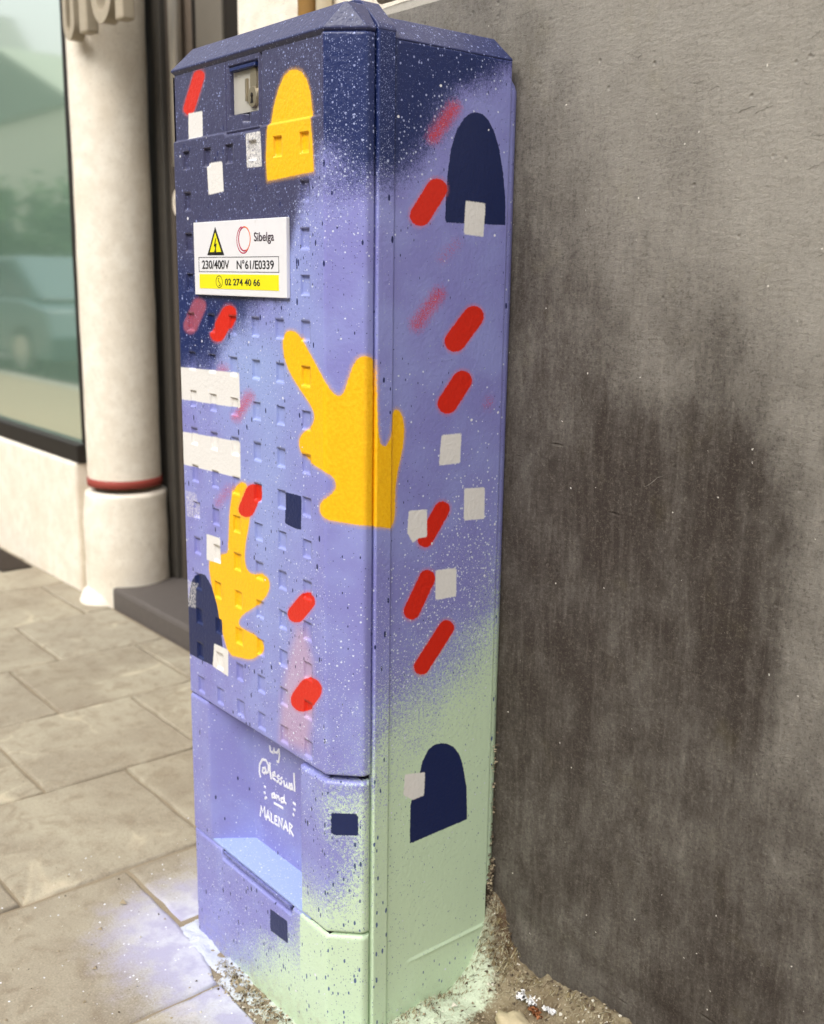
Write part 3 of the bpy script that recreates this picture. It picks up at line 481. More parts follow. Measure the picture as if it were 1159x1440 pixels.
for i in range(len(xs) - 1):
    x0, x1 = xs[i], xs[i + 1]; off = offs(i + 1)
    if i + 1 in (10, 11, 12, 13, 14): off = offs(i + 1)
    ys = []; y = off
    while y > -33: y -= 6.6
    y += 6.6
    ys = [-33.9]
    while y < 11.4:
        if y - ys[-1] > 1.0: ys.append(y)
        y += 6.6
    ys.append(11.3)
    for k in range(len(ys) - 1):
        a, b = ys[k], ys[k + 1]
        if x0 == 2.0:
            if a > -0.8: continue
            b = min(b, -0.75)
            if b - a < 0.8: continue
        if x0 >= 9.0:
            if a > -3: continue
            b = min(b, -3.0)
            if b - a < 0.8: continue
        if x0 == -5.1 and a > -0.5:      # the slab beside the cabinet stops at its foundation
            if a > 5: slab(x0, -2.2, a, b); continue
            slab(x0, -1.35, a, b, 0.05); continue
        if x0 == -5.1 and a > -10 and b < 1:
            slab(x0, x1, a, b, 0, [(x0 + .07, a + .07), (x1 - .07, a + .07), (x1 - .07, b - .55), (x1 - 1.4, b - .2), (x0 + 3.9, b - .07), (x0 + .07, b - .07)]); continue
        slab(x0, x1, a, b)

# ---- mortar and dirt round the cabinet foot, up to the wall
def dirt_material():
    t = NT('street_dirt', 0.95, 0.12)
    P = t.tc.outputs['Object']; p = t.pos()
    a = t.noise(28, 6, 0.65); b = t.noise(300, 4, 0.7); big = t.noise(9, 3, 0.5)
    c = t.mix(t.step(a, 0.3, 0.7), lin(98, 84, 64), lin(150, 138, 112))
    c = t.mix(t.math('MULTIPLY', t.step(big, 0.5, 0.7), 0.5), c, lin(116, 88, 60))
    c = t.mix(t.math('MULTIPLY', t.step(b, 0.5, 0.8), 0.5), c, lin(206, 200, 180))
    c = t.mix(t.math('MULTIPLY', t.step(b, 0.45, 0.2), 0.5), c, lin(76, 64, 48))
    sprayed = t.step(t.math('ADD', t.attr('spray'), t.math('ADD', t.math('MULTIPLY', t.math('SUBTRACT', b, 0.5), 0.8), t.math('MULTIPLY', t.math('SUBTRACT', a, 0.5), 0.7))), 0.35, 0.7)
    c = t.mix(t.math('MULTIPLY', sprayed, 0.85), c, t.mix(t.step(p[0], 0.06, 0.33), lin(214, 220, 234), lin(206, 218, 192)))
    c = t.mix(t.math('MULTIPLY', t.attr('rust'), t.step(a, 0.3, 0.6)), c, lin(78, 50, 36))
    t.color(c)
    t.bump(t.math('ADD', a, t.math('MULTIPLY', b, 0.5)), 0.9, 0.005)
    return t.m
DIRT = dirt_material()
X, Y = np.meshgrid(np.arange(-2.2, 30, 0.11), np.arange(-4.2, 6.2, 0.09), indexing='ij')
def dirt_h(X, Y):
    z = np.full(X.shape, GZ - 0.25)
    # front strip under the cabinet's face
    front = sm(Y, -1.25, -0.25) * sm(X, -1.7, -0.9)
    z = z + 0.22 * front
    # right of the cabinet the ground is raised and banked against the wall
    right = sm(X, 5.6, 7.2) * sm(Y, -1.6, 1.0)
    z = z + 0.55 * right
    bank = sm(Y, 3.3, 5.2) * sm(X, 5.6, 6.8)
    z = z + 0.85 * bank * np.interp(X, [6, 8, 10, 12, 30], [1.35, 1.0, 1.35, 1.35, 1.3])
    near = np.exp(-np.maximum(X - XR, 0) / 0.5) * sm(Y, 0.8, 1.6) * (X > 6)
    z = z + 0.16 * near
    z = z + np.exp(-((X - XR) / 0.7) ** 2 - ((Y - 5.3) / 0.6) ** 2) * 1.5
    r = fbm(X * 1.3, Y * 1.3, 5) - 0.47; r2 = fbm(X * 5, Y * 5, 11) - 0.47; r3 = fbm(X * 13, Y * 13, 15, 2) - 0.37
    return z + (0.30 * r + 0.22 * r2 + 0.10 * r3) * (0.5 + np.maximum(front, right) * 0.5 + bank * 0.6)
Z = dirt_h(X, Y)
me = grid_mesh('dirt', np.stack([X * U, Y * U, (Z - GZ) * U], -1))
fd = np.where(X < 6.6, np.abs(np.minimum(Y, 0)), 9)
sd_ = np.minimum(np.where(Y > 0.5, np.maximum(X - XR, 0), np.hypot(X - XR, Y - .6)), fd)
spr = np.clip(1.2 - sd_ / 1.25, 0, 1) * np.interp(Y, [-1.6, -0.3, 3.6, 5.0], [0.9, 1.1, 1.1, 0.4])
set_attr(me, 'spray', np.clip(spr + 0.35 * np.exp(-((X - 8.2) / 1.3) ** 2 - ((Y - 2.6) / 1.8) ** 2), 0, 1))
set_attr(me, 'rust', np.exp(-((X - 7.15) / 0.5) ** 2 - ((Y - 5.0) / 0.5) ** 2) * .8 + 0.5 * np.exp(-((X - 9.2) / 0.5) ** 2 - ((Y - 4.3) / 0.5) ** 2))
o = link('dirt', me, DIRT, smooth=True); tag(o, kind='structure')

# ------------------------------------------------------------------ grey rendered wall
def wall_material():
    t = NT('grey_render', 0.85, 0.2)
    comb = t.noise(150, 3, 0.6, t.vec((1, 1, 0.10)))
    comb2 = t.noise(46, 4, 0.6, t.vec((1, 1, 0.16)))
    wrk = t.noise(120, 4, 0.6, t.vec((0.5, 1, 1.4)))
    fine = t.noise(520, 3, 0.7); fibre = t.noise(230, 4, 0.75, dist=2.5); big = t.noise(7, 5, 0.6)
    st = t.attr('stain_shade')
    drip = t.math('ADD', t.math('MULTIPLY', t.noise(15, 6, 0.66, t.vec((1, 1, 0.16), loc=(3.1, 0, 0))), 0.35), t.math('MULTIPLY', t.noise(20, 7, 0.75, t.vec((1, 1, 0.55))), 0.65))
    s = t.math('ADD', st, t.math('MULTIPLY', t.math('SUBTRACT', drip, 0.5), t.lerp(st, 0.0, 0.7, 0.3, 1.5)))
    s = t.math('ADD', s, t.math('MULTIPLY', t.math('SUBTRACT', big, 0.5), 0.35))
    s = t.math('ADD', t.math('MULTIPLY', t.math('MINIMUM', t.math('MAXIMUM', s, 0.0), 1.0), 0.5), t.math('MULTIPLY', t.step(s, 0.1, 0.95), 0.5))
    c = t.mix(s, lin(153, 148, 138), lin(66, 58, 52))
    pale = t.step(fibre, 0.56, 0.66)
    grn = t.noise(240, 5, 0.8)
    c = t.mix(t.math('MULTIPLY', pale, t.lerp(s, 0.3, 0.9, 0.06, 0.26)), c, lin(158, 150, 136))
    c = t.mix(t.math('MULTIPLY', t.step(comb, 0.45, 0.75), 0.08), c, lin(190, 182, 168))
    c = t.mix(t.math('MULTIPLY', t.step(grn, 0.54, 0.66), 0.2), c, lin(176, 168, 150))
    c = t.mix(t.math('MULTIPLY', t.step(grn, 0.47, 0.38), t.lerp(s, 0.0, 0.6, 0.18, 0.5)), c, lin(56, 48, 42))
    ol = t.noise(11, 4, 0.6, t.vec((1, 1, 1), loc=(5, 2, 1)))
    c = t.mix(t.math('MULTIPLY', t.step(ol, 0.56, 0.78), 0.16), c, lin(120, 112, 72))
    v = t.vor(48); vc = t.sep(v.outputs['Color'])
    chip = t.math('MULTIPLY', t.math('LESS_THAN', t.math('ADD', v.outputs['Distance'], t.math('MULTIPLY', t.math('SUBTRACT', fine, 0.5), 0.22)), t.math('MULTIPLY', vc[1], 0.055)), t.math('LESS_THAN', vc[0], 0.28))
    c = t.mix(chip, c, lin(222, 216, 204))
    t.color(c)
    # relief: combed plaster, wrinkles, pits, short trowel gouges
    gv = t.vec((0.55, 1, 2.6), rot=(0, math.radians(-28), 0)); gr = t.vor(13, gv); gc = t.sep(gr.outputs['Color'])
    gouge = t.math('MULTIPLY', t.math('SUBTRACT', 1.0, t.step(gr.outputs['Distance'], 0.0, 0.10)), t.math('LESS_THAN', gc[0], 0.16))
    pit = t.vor(60); pc = t.sep(pit.outputs['Color'])
    pits = t.math('MULTIPLY', t.math('SUBTRACT', 1.0, t.step(pit.outputs['Distance'], 0.0, 0.22)), t.math('LESS_THAN', pc[0], 0.10))
    h = t.math('ADD', t.math('MULTIPLY', comb, 0.9), t.math('MULTIPLY', comb2, 0.8))
    h = t.math('ADD', h, t.math('ADD', t.math('MULTIPLY', wrk, 0.8), t.math('MULTIPLY', fine, 0.25)))
    h = t.math('ADD', h, t.math('MULTIPLY', fibre, t.lerp(s, 0.0, 0.8, 0.4, 1.3)))
    h = t.math('SUBTRACT', h, t.math('MULTIPLY', gouge, 1.6)); h = t.math('SUBTRACT', h, t.math('MULTIPLY', pits, 1.0))
    t.bump(h, 0.9, 0.0022)
    return t.m
WALLM = wall_material()
WY = 5.08
# stain survey: x, z, amount; beside the cabinet, grime plus its soft shade painted in
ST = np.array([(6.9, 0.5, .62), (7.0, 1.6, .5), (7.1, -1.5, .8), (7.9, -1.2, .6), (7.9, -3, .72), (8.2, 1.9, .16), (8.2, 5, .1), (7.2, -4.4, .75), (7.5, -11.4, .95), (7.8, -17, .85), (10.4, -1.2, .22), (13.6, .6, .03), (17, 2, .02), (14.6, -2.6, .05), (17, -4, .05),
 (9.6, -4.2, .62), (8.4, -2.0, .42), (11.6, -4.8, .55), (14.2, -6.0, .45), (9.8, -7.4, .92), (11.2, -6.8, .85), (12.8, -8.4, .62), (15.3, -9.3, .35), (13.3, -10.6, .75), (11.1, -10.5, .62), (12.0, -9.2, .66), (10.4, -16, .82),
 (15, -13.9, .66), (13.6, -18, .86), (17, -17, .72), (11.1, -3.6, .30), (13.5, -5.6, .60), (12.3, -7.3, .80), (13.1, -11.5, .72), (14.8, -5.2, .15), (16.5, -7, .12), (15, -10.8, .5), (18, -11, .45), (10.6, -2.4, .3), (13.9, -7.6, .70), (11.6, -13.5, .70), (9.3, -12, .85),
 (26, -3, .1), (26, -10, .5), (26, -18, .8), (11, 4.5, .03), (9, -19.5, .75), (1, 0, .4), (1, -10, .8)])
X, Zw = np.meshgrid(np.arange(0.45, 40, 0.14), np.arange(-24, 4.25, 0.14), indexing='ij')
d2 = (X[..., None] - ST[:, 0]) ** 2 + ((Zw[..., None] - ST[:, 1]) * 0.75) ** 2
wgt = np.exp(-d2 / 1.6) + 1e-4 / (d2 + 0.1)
stain_shade = (wgt * ST[:, 2]).sum(-1) / wgt.sum(-1) * .78
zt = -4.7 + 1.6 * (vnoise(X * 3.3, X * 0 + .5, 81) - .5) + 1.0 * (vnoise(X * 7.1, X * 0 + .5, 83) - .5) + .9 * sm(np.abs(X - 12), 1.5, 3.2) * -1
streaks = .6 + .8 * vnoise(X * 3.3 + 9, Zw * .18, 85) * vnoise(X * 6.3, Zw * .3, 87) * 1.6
stain_shade = stain_shade + .25 * sm(zt - Zw, -.4, 1.2) * sm(X, 8.8, 9.8) * (1 - sm(X, 13.6, 15.2)) * (1 - sm(-Zw, 9, 15)) * streaks * .95 + .06 + .10 * sm(3.0 - Zw, 0, 7.5)
Yw = WY - 0.10 * (fbm(X * .35, Zw * .35, 21) - .47) - 0.05 * (fbm(X * 1.6, Zw * 1.0, 25) - .47) + 0.05 * np.exp(-((Zw + 19.2) / .25) ** 2)
wroot = empty('rendered_wall', V(6, WY, GZ))
tag(wroot, 'grey trowelled plinth wall with dark damp streaks behind the painted cabinet', 'wall')
me = grid_mesh('render_face', np.stack([X * U, Yw * U, (Zw - GZ) * U], -1)); me.flip_normals(); set_attr(me, 'stain_shade', stain_shade)
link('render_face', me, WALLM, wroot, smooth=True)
# sloping shoulder on top
Xs, Tt = np.meshgrid(np.arange(0.45, 40, 0.14), np.linspace(0, 1, 12), indexing='ij')
ys_ = WY + 0.06 + Tt * 1.3 - .05 * (fbm(Xs * .35, 4.2 * .35 + Tt, 21) - .47) ; zs_ = 4.25 + np.sin(Tt * 1.3) * 0.62 - .06 + 0.05 * fbm(Xs * .7, Tt * 2, 31)
ys_[:, 0] = Yw[:, -1] * 0 + np.interp(Xs[:, 0], X[:, 0], Yw[:, -1]); zs_[:, 0] = Zw[0, -1]
me = grid_mesh('shoulder', np.stack([Xs * U, ys_ * U, (zs_ - GZ) * U], -1)); me.flip_normals(); set_attr(me, 'stain_shade', np.full(Xs.shape, 0.08))
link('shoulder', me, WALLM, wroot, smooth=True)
o = poly_obj('wall_end', [(0.45, WY, -24), (0.45, 12.5, -24), (0.45, 12.5, 4.8), (0.45, 6.3, 4.8), (0.45, WY, 4.2)], [(0, 1, 2, 3, 4)], WALLM, wroot)
set_attr(o.data, 'stain_shade', np.full(5, 0.5))

def gouges():
    L = [[12.56, 0.61, 13.0, 0.71], [12.95, 0.55, 13.38, 0.67], [11.56, 1.26, 11.77, 1.27], [11.89, 1.09, 12.15, 1.14], [14.16, -0.53, 14.51, -0.42], [14.52, -2.1, 14.73, -2.02], [13.95, 0.99, 14.08, 0.96], [14.19, 0.04, 14.49, 0.05], [10.07, 1.93, 10.25, 1.99], [14.02, 1.72, 14.2, 1.82],
         [10.9, -7.0, 11.5, -6.6], [9.0, -5.2, 9.1, -5.35], [13.1, -4.0, 13.3, -3.9], [12.2, 2.9, 12.6, 3.0], [9.3, .1, 9.36, .3]]
    R = np.random.default_rng(3)
    for k, (a, b, c, d) in enumerate(L):
        n = 7; t = np.linspace(0, 1, n); px = a + (c - a) * t; pz = b + (d - b) * t + R.normal(size=n) * .012
        w = .009 * np.sin(np.pi * np.clip(t, .05, .95)) * R.uniform(.7, 1.2, n)
        yw = np.array([float(WY - 0.10 * (fbm(np.array([x * .35]), np.array([z * .35]), 21)[0] - .47) - 0.05 * (fbm(np.array([x * 1.6]), np.array([z * 1.0]), 25)[0] - .47)) for x, z in zip(px, pz)])
        vs = []; fs = []
        for i in range(n):
            vs += [(px[i], yw[i] - .004, pz[i] + w[i]), (px[i], yw[i] - .010, pz[i] - w[i] * .2), (px[i], yw[i] - .004, pz[i] - w[i] * 1.3)]
        for i in range(n - 1):
            fs += [(3 * i, 3 * i + 1, 3 * i + 4, 3 * i + 3), (3 * i + 1, 3 * i + 2, 3 * i + 5, 3 * i + 4)]
        o = link('gouge', mesh('gouge', [V(*v) for v in vs], fs), WALLM, wroot); set_attr(o.data, 'stain_shade', np.tile([.3, .4, .5], n))
gouges()

# ------------------------------------------------------------------ light stuccoed house front behind
def stucco_material():
    t = NT('cream_stucco', 0.9, 0.15)
    a = t.noise(190, 4, 0.75); b = t.noise(24, 5, 0.6); c0 = t.noise(6, 3, 0.5)
    c = t.mix(t.step(b, 0.35, 0.7), lin(236, 226, 208), lin(248, 240, 224))
    c = t.mix(t.math('MULTIPLY', t.step(c0, 0.5, 0.75), 0.3), c, lin(212, 194, 168))
    c = t.mix(t.math('MULTIPLY', t.step(a, 0.43, 0.28), 0.7), c, lin(140, 124, 100))
    t.color(c); t.bump(t.math('ADD', a, t.math('MULTIPLY', b, 0.6)), 0.7, 0.004)
    return t.m
STUC = stucco_material()
DARKM = plain('dark_bronze_metal', lin(74, 70, 64), 0.45, 0.4, var=0.1)
BLK = plain('black_gap', lin(38, 34, 30), 0.6, 0.3)
GREYM = plain('grey_door_paint', lin(118, 112, 102), 0.4, 0.4, var=0.06)
STEEL = plain('brushed_steel', lin(205, 200, 190), 0.3, 0.5, metal=0.6, var=0.05)
house = empty('house_front', V(-30, 12, GZ))
tag(house, 'cream rough stucco house front with recessed dark entrance and shop window', 'house')
FT = 120
box('stucco_wall', -16.8, 60, 11.5, 20, -23, FT, STUC, house)
box('stucco_wall', -42, -16.8, 11.5, 20, 30, FT, STUC, house)
# window wall and its shop window
box('window_apron', -130, -36.6, 11.3, 13.2, -23, -13.75, STUC, house, bevel=0.012)
box('window_head', -130, -42.05, 11.3, 20, 22, FT, STUC, house)
fr = box('window_sill', -130, -36.4, 11.45, 12.4, -13.72, -12.65, BLK, house, bevel=0.004)
box('window_post', -36.9, -36.3, 12.0, 12.5, -12.6, 22, BLK, house)
for xx in (-62, -96): box('window_post', xx - .4, xx + .4, 11.75, 12.3, -12.6, 22, DARKM, house)
tg = NT('tinted_shop_glass', 0.08, 0.5)
tg.color(lin(176, 214, 190)); tg.b.inputs['Coat Weight'].default_value = 1.0; tg.b.inputs['Coat Roughness'].default_value = 0.02
gl = tg.n.new('ShaderNodeBsdfGlossy'); gl.inputs['Color'].default_value = (1.0, 1.0, 0.93, 1); gl.inputs['Roughness'].default_value = 0.055
mx = tg.n.new('ShaderNodeMixShader'); mx.inputs[0].default_value = 0.7
tg.l.new(tg.b.outputs[0], mx.inputs[1]); tg.l.new(gl.outputs[0], mx.inputs[2]); tg.l.new(mx.outputs[0], tg.out.inputs[0])
box('window_pane', -130, -36.6, 12.1, 12.2, -12.7, 22.1, tg.m, house)
# entrance
tr = box('threshold', -32.3, -16.9, 11.45, 17.0, -23, -20.5, plain('bluestone_step', lin(92, 86, 82), 0.6, nscale=50, var=0.15, bump=.4), house, bevel=0.012)
box('entrance_ceiling', -42, -16.8, 11.6, 20, 29, 29.9, STUC, house)
box('entrance_cheek', -42, -32.6, 15.6, 20, -23, 29, DARKM, house)
dr = empty('front_door', V(-26, 16, -20.5)); tag(dr, 'dark bronze metal front door with steel pull bar in the recess', 'door')
box('door_frame', -32.6, -31.7, 15.4, 16.5, -20.5, 29, DARKM, dr, bevel=.003)
box('door_frame', -31.66, -31.15, 15.7, 16.5, -20.5, 29, plain('dark_frame', lin(88, 80, 72), .5), dr, bevel=.003)
box('door_edge', -31.1, -29.25, 16.0, 16.6, -20.5, 29, plain('brown_door_paint', lin(112, 100, 88), .5), dr, bevel=.003)
box('door_edge', -29.2, -28.65, 16.05, 16.6, -20.5, 29, BLK, dr)
box('door_leaf', -28.6, -25.9, 15.9, 16.6, -20.5, 29, GREYM, dr, bevel=.004)
box('door_edge', -25.86, -16.9, 16.05, 16.6, -20.5, 29, BLK, dr)
def cyl(name, p0, p1, r, mat, parent=None, seg=20, cap=True):
    a = Vector(V(*p0)); b = Vector(V(*p1)); bm = bmesh.new()
    bmesh.ops.create_cone(bm, cap_ends=cap, segments=seg, radius1=r * U, radius2=r * U, depth=(b - a).length)
    bm.transform(Matrix.Translation((a + b) / 2) @ (b - a).to_track_quat('Z', 'Y').to_matrix().to_4x4())
    me = bpy.data.meshes.new(name); bm.to_mesh(me); bm.free()
    o = link(name, me, mat, parent)
    for p in me.polygons: p.use_smooth = len(p.vertices) == 4
    return o
pb = cyl('pull_bar', (-30.1, 15.5, 3.2), (-30.1, 15.5, 24), 0.36, STEEL, dr)
# lock escutcheon
def disc_profile(name, cx, cz, y0, y1, rx, rz, mat, parent, n=32, power=2.0):
    vs = []
    for yy, k in ((y1, 1.0), (y0 + .03, 1.0), (y0, 0.93)):
        for i in range(n):
            a = 2 * math.pi * i / n; c, s_ = math.cos(a), math.sin(a)
            ex = math.copysign(abs(c) ** (2 / power), c); ez = math.copysign(abs(s_) ** (2 / power), s_)
            vs.append((cx + rx * k * ex, yy, cz + rz * k * ez))
    fs = [(L * n + i, L * n + (i + 1) % n, (L + 1) * n + (i + 1) % n, (L + 1) * n + i) for L in range(2) for i in range(n)]
    fs.append(tuple(range(2 * n, 3 * n)))
    return poly_obj(name, vs, fs, mat, parent)
es = disc_profile('lock_escutcheon', -30.6, 1.35, 15.6, 16.0, 0.62, 0.72, plain('cream_enamel', lin(226, 214, 196), .35), dr, power=2.6)
disc_profile('keyhole', -30.6, 1.35, 15.57, 15.7, 0.2, 0.3, BLK, es, n=16)

# round column with red band and square foot
colr = empty('column', V(-34, 13.3, GZ)); tag(colr, 'round cream stucco column with thin red band, beside the shop window', 'column')
def lathe(name, cx, cy, prof, mat, parent, n=64, noise=0.0, seed=1):
    P = np.zeros((n, len(prof), 3))
    for j, (r, z) in enumerate(prof):
        a = np.arange(n) * 2 * np.pi / n
        rr = r + noise * (vnoise(np.cos(a) * 2 + 5, np.full(n, z * .6) + np.sin(a) * 2, seed) - .5)
        P[:, j] = np.stack([(cx + rr * np.cos(a)) * U, (cy + rr * np.sin(a)) * U, np.full(n, (z - GZ) * U)], -1)
    me = grid_mesh(name, P, closed_u=True)
    return link(name, me, mat, parent, smooth=True)
CCX, CCY, CR = -33.9, 13.3, 2.12
lathe('shaft', CCX, CCY, [(CR, z) for z in np.arange(-14.75, 30.1, 0.8)], STUC, colr, noise=0.06)
lathe('red_band', CCX, CCY, [(CR - .1, -14.75), (CR + .05, -14.74), (CR + .07, -14.5), (CR + .05, -14.28), (CR - .1, -14.27)], plain('red_band_paint', lin(150, 66, 56), .6, nscale=30), colr)
ft = lathe('foot', CCX, CCY, [(.1, -15.05), (2.2, -15.06), (2.38, -15.16)] + [(2.42 + .004 * k, -15.3 - k * .4) for k in range(20)], STUC, colr, noise=.16); bmx = ft.data
for v in bmx.vertices:
    w_ = (math.sin(v.co.z * 18 + v.co.x * 11) + math.sin(v.co.y * 17 + v.co.z * 13)) * 0.002; v.co.x += w_; v.co.y -= w_
flare = lathe('foot_flare', -34.0, 11.9, [(0.1, -20.7), (0.8, -20.75), (1.2, -21.05), (1.5, -21.6), (1.7, -22)], STUC, colr, noise=.5)

# metal lettering at the head of the column, only its lower ends in view
let = empty('wall_lettering', V(-29, 10.6, 9.5)); tag(let, 'large raised metal letters on the column head, lower ends only', 'sign')
LM = plain('weathered_letter_metal', lin(172, 160, 138), 0.5, 0.4)
def arc_letter(cx, w, zb_, th, full=True):
    vs = []; fs = []; n = 14
    y0, y1 = 10.55, 11.25
    pts_o = [(cx - w, 16)] + [(cx - w * math.cos(math.pi * i / n), zb_ + w * 1.3 - w * 1.3 * math.sin(math.pi * i / n)) for i in range(n + 1)] + [(cx + w, 16)]
    wi = w - th
    pts_i = [(cx - wi, 16)] + [(cx - wi * math.cos(math.pi * i / n), zb_ + w * 1.3 - (w * 1.3 - th) * math.sin(math.pi * i / n)) for i in range(n + 1)] + [(cx + wi, 16)]
    N = len(pts_o)
    for yy in (y0, y1):
        for a in pts_o: vs.append((a[0], yy, a[1]))
        for a in pts_i: vs.append((a[0], yy, a[1]))
    for i in range(N - 1):
        fs += [(i, i + 1, N + i + 1, N + i), (2 * N + i, 3 * N + i, 3 * N + i + 1, 2 * N + i + 1), (i, 2 * N + i, 2 * N + i + 1, i + 1), (N + i, N + i + 1, 3 * N + i + 1, 3 * N + i)]
    return poly_obj('letter', vs, fs, LM, let)
arc_letter(-32.3, 0.7, 9.3, 0.42)
box('letter', -31.0, -30.1, 10.55, 11.25, 9.4, 16, LM, let, bevel=.006)
arc_letter(-28.2, 1.2, 9.5, 0.55)
box('letter', -26.7, -25.9, 10.55, 11.25, 9.35, 16, LM, let, bevel=.006)

gt = empty('cellar_grate', V(-48, 9.6, GZ)); tag(gt, 'dark iron cellar grate in the pavement below the shop window, far left', 'grate')
IR = plain('dark_iron', lin(66, 56, 48), .7, .3)
box('grate_pit', -53, -43.6, 8.9, 10.9, GZ - .1, GZ + .05, BLK, gt)
for i in range(24): box('bar', -52.9 + i * .39, -52.7 + i * .39, 8.95, 10.85, GZ + .02, GZ + .12, IR, gt)

# brass coloured down pipe and the cable pipe lying on the plinth
dp = empty('down_pipe', V(-10.4, 10.9, 10)); tag(dp, 'brassy vertical pipe on the stucco above the cabinet lid', 'pipe')
cyl('pipe_run', (-10.75, 11.0, -20), (-10.75, 11.0, 60), 0.42, plain('old_brass_paint', lin(170, 132, 78), .35, .5), dp)
cyl('pipe_run', (-9.9, 11.1, -20), (-9.9, 11.1, 60), 0.3, plain('ivory_pipe', lin(222, 208, 178), .4, .4), dp)
cp = empty('cable_pipe', V(6, 5.9, 4.7)); tag(cp, 'grey horizontal conduit pipe clipped along the top of the plinth wall', 'pipe')
CPM = plain('grey_pipe', lin(128, 116, 100), .5, .4)
cyl('conduit', (0.5, 5.75, 4.86), (40, 5.75, 4.86), 0.16, CPM, cp)
for xx in (2.3, 9.5, 16.5): cyl('conduit_clip', (xx, 5.75, 4.86), (xx + .22, 5.75, 4.86), 0.2, DARKM, cp)

# ------------------------------------------------------------------ the far side of the street (seen in the shop window)
def far_house(x0, x1, h, col, roof, gable, label, pitch=.42):
    r = empty('terraced_house', V((x0 + x1) / 2, -150, GZ)); tag(r, label, 'house', 'houses across the street')
    wm = plain('far_wall', col, .9); rm = plain('far_roof', roof, .8); gm = plain('far_window', lin(90, 110, 104), .2)
    box('wall', x0, x1, -230, -150, GZ - 2.6, h, wm, r)
    if gable:
        xm = (x0 + x1) / 2; hh = h + (x1 - x0) * pitch
        poly_obj('roof', [(x0 - 2, -148, h), (x1 + 2, -148, h), (xm, -148, hh), (x0 - 2, -232, h), (x1 + 2, -232, h), (xm, -232, hh)], [(0, 1, 2), (3, 5, 4), (0, 2, 5, 3), (1, 4, 5, 2), (0, 3, 4, 1)], rm, r)
    else:
        poly_obj('roof', [(x0, -148, h), (x1, -148, h), (x1, -190, h + 28), (x0, -190, h + 28), (x0, -231, h), (x1, -231, h)], [(0, 1, 2, 3), (3, 2, 5, 4), (0, 3, 4), (1, 5, 2), (0, 4, 5, 1)], rm, r)
    nw = max(2, int((x1 - x0) / 34)); 
    for f in range(max(1, int((h - GZ) / 52))):
        for k in range(nw):
            cx = x0 + (x1 - x0) * (k + .5) / nw; zb = GZ + 14 + f * 52
            if zb + 32 > h - 4: continue
            wfm = box('window', cx - 9, cx + 9, -150.6, -149.2, zb, zb + 30, gm, r)
            box('frame', cx - .7, cx + .7, -149.15, -148.7, zb, zb + 30, plain('white_frame', lin(225, 222, 215), .5), wfm)
far_house(-260, -150, 95, lin(206, 200, 178), lin(120, 116, 110), False, 'cream terraced house across the street with grey roof, nearest of its row')
far_house(-418, -262, 40, lin(150, 168, 140), lin(110, 124, 112), False, 'low greenish house across the street beside the pale gable')
far_house(-600, -420, 66, lin(216, 214, 192), lin(140, 148, 134), True, 'wide pale gabled house across the street, seen in the shop window', .19)
far_house(-820, -602, 66, lin(186, 184, 160), lin(130, 134, 128), True, 'farthest gabled house across the street')
far_house(-148, -30, 84, lin(190, 160, 134), lin(96, 84, 80), False, 'warm brick coloured house across the street')
far_house(-28, 110, 90, lin(205, 198, 182), lin(100, 96, 94), False, 'light house straight across the street from the cabinet')
far_house(112, 260, 80, lin(180, 150, 128), lin(96, 84, 80), True, 'red brown gabled house across the street')
# street tree
def tree(x, y, h, cr_, label):
    r = empty('street_tree', V(x, y, GZ)); tag(r, label, 'tree', 'street trees opposite')
    bark = plain('bark', lin(84, 72, 58), .9); leaf = plain('leaf', lin(74, 104, 62), .7, var=.35, nscale=6)
    cyl('trunk', (x, y, GZ - 2.6), (x + 1, y, GZ + h * .6), 2.2, bark, r, 10)
    n = 5200; R = np.random.default_rng(int(x) % 97)
    cl_ = R.normal(size=(26, 3)) * [cr_ * .42, cr_ * .42, cr_ * .36] + [x, y, GZ + h]
    c = cl_[R.integers(0, 26, n)] + R.normal(size=(n, 3)) * cr_ * .17
    d1 = R.normal(size=(n, 3)); d2_ = R.normal(size=(n, 3)); L = 2.0
    d1 /= np.linalg.norm(d1, axis=1)[:, None]; d2_ -= (d2_ * d1).sum(1)[:, None] * d1; d2_ /= np.linalg.norm(d2_, axis=1)[:, None]
    P = np.stack([c - d1 * L, c + d2_ * L * .5, c + d1 * L, c - d2_ * L * .5], 1).reshape(-1, 3)
    P = P * U; P[:, 2] -= GZ * U
    me = mesh_np('crown', P, np.arange(n * 4).reshape(n, 4)); link('crown', me, leaf, r)
tree(-340, -122, 30, 24, 'green street tree across the road, nearer of two')
tree(-455, -120, 26, 24, 'green street tree across the road, farther of two')

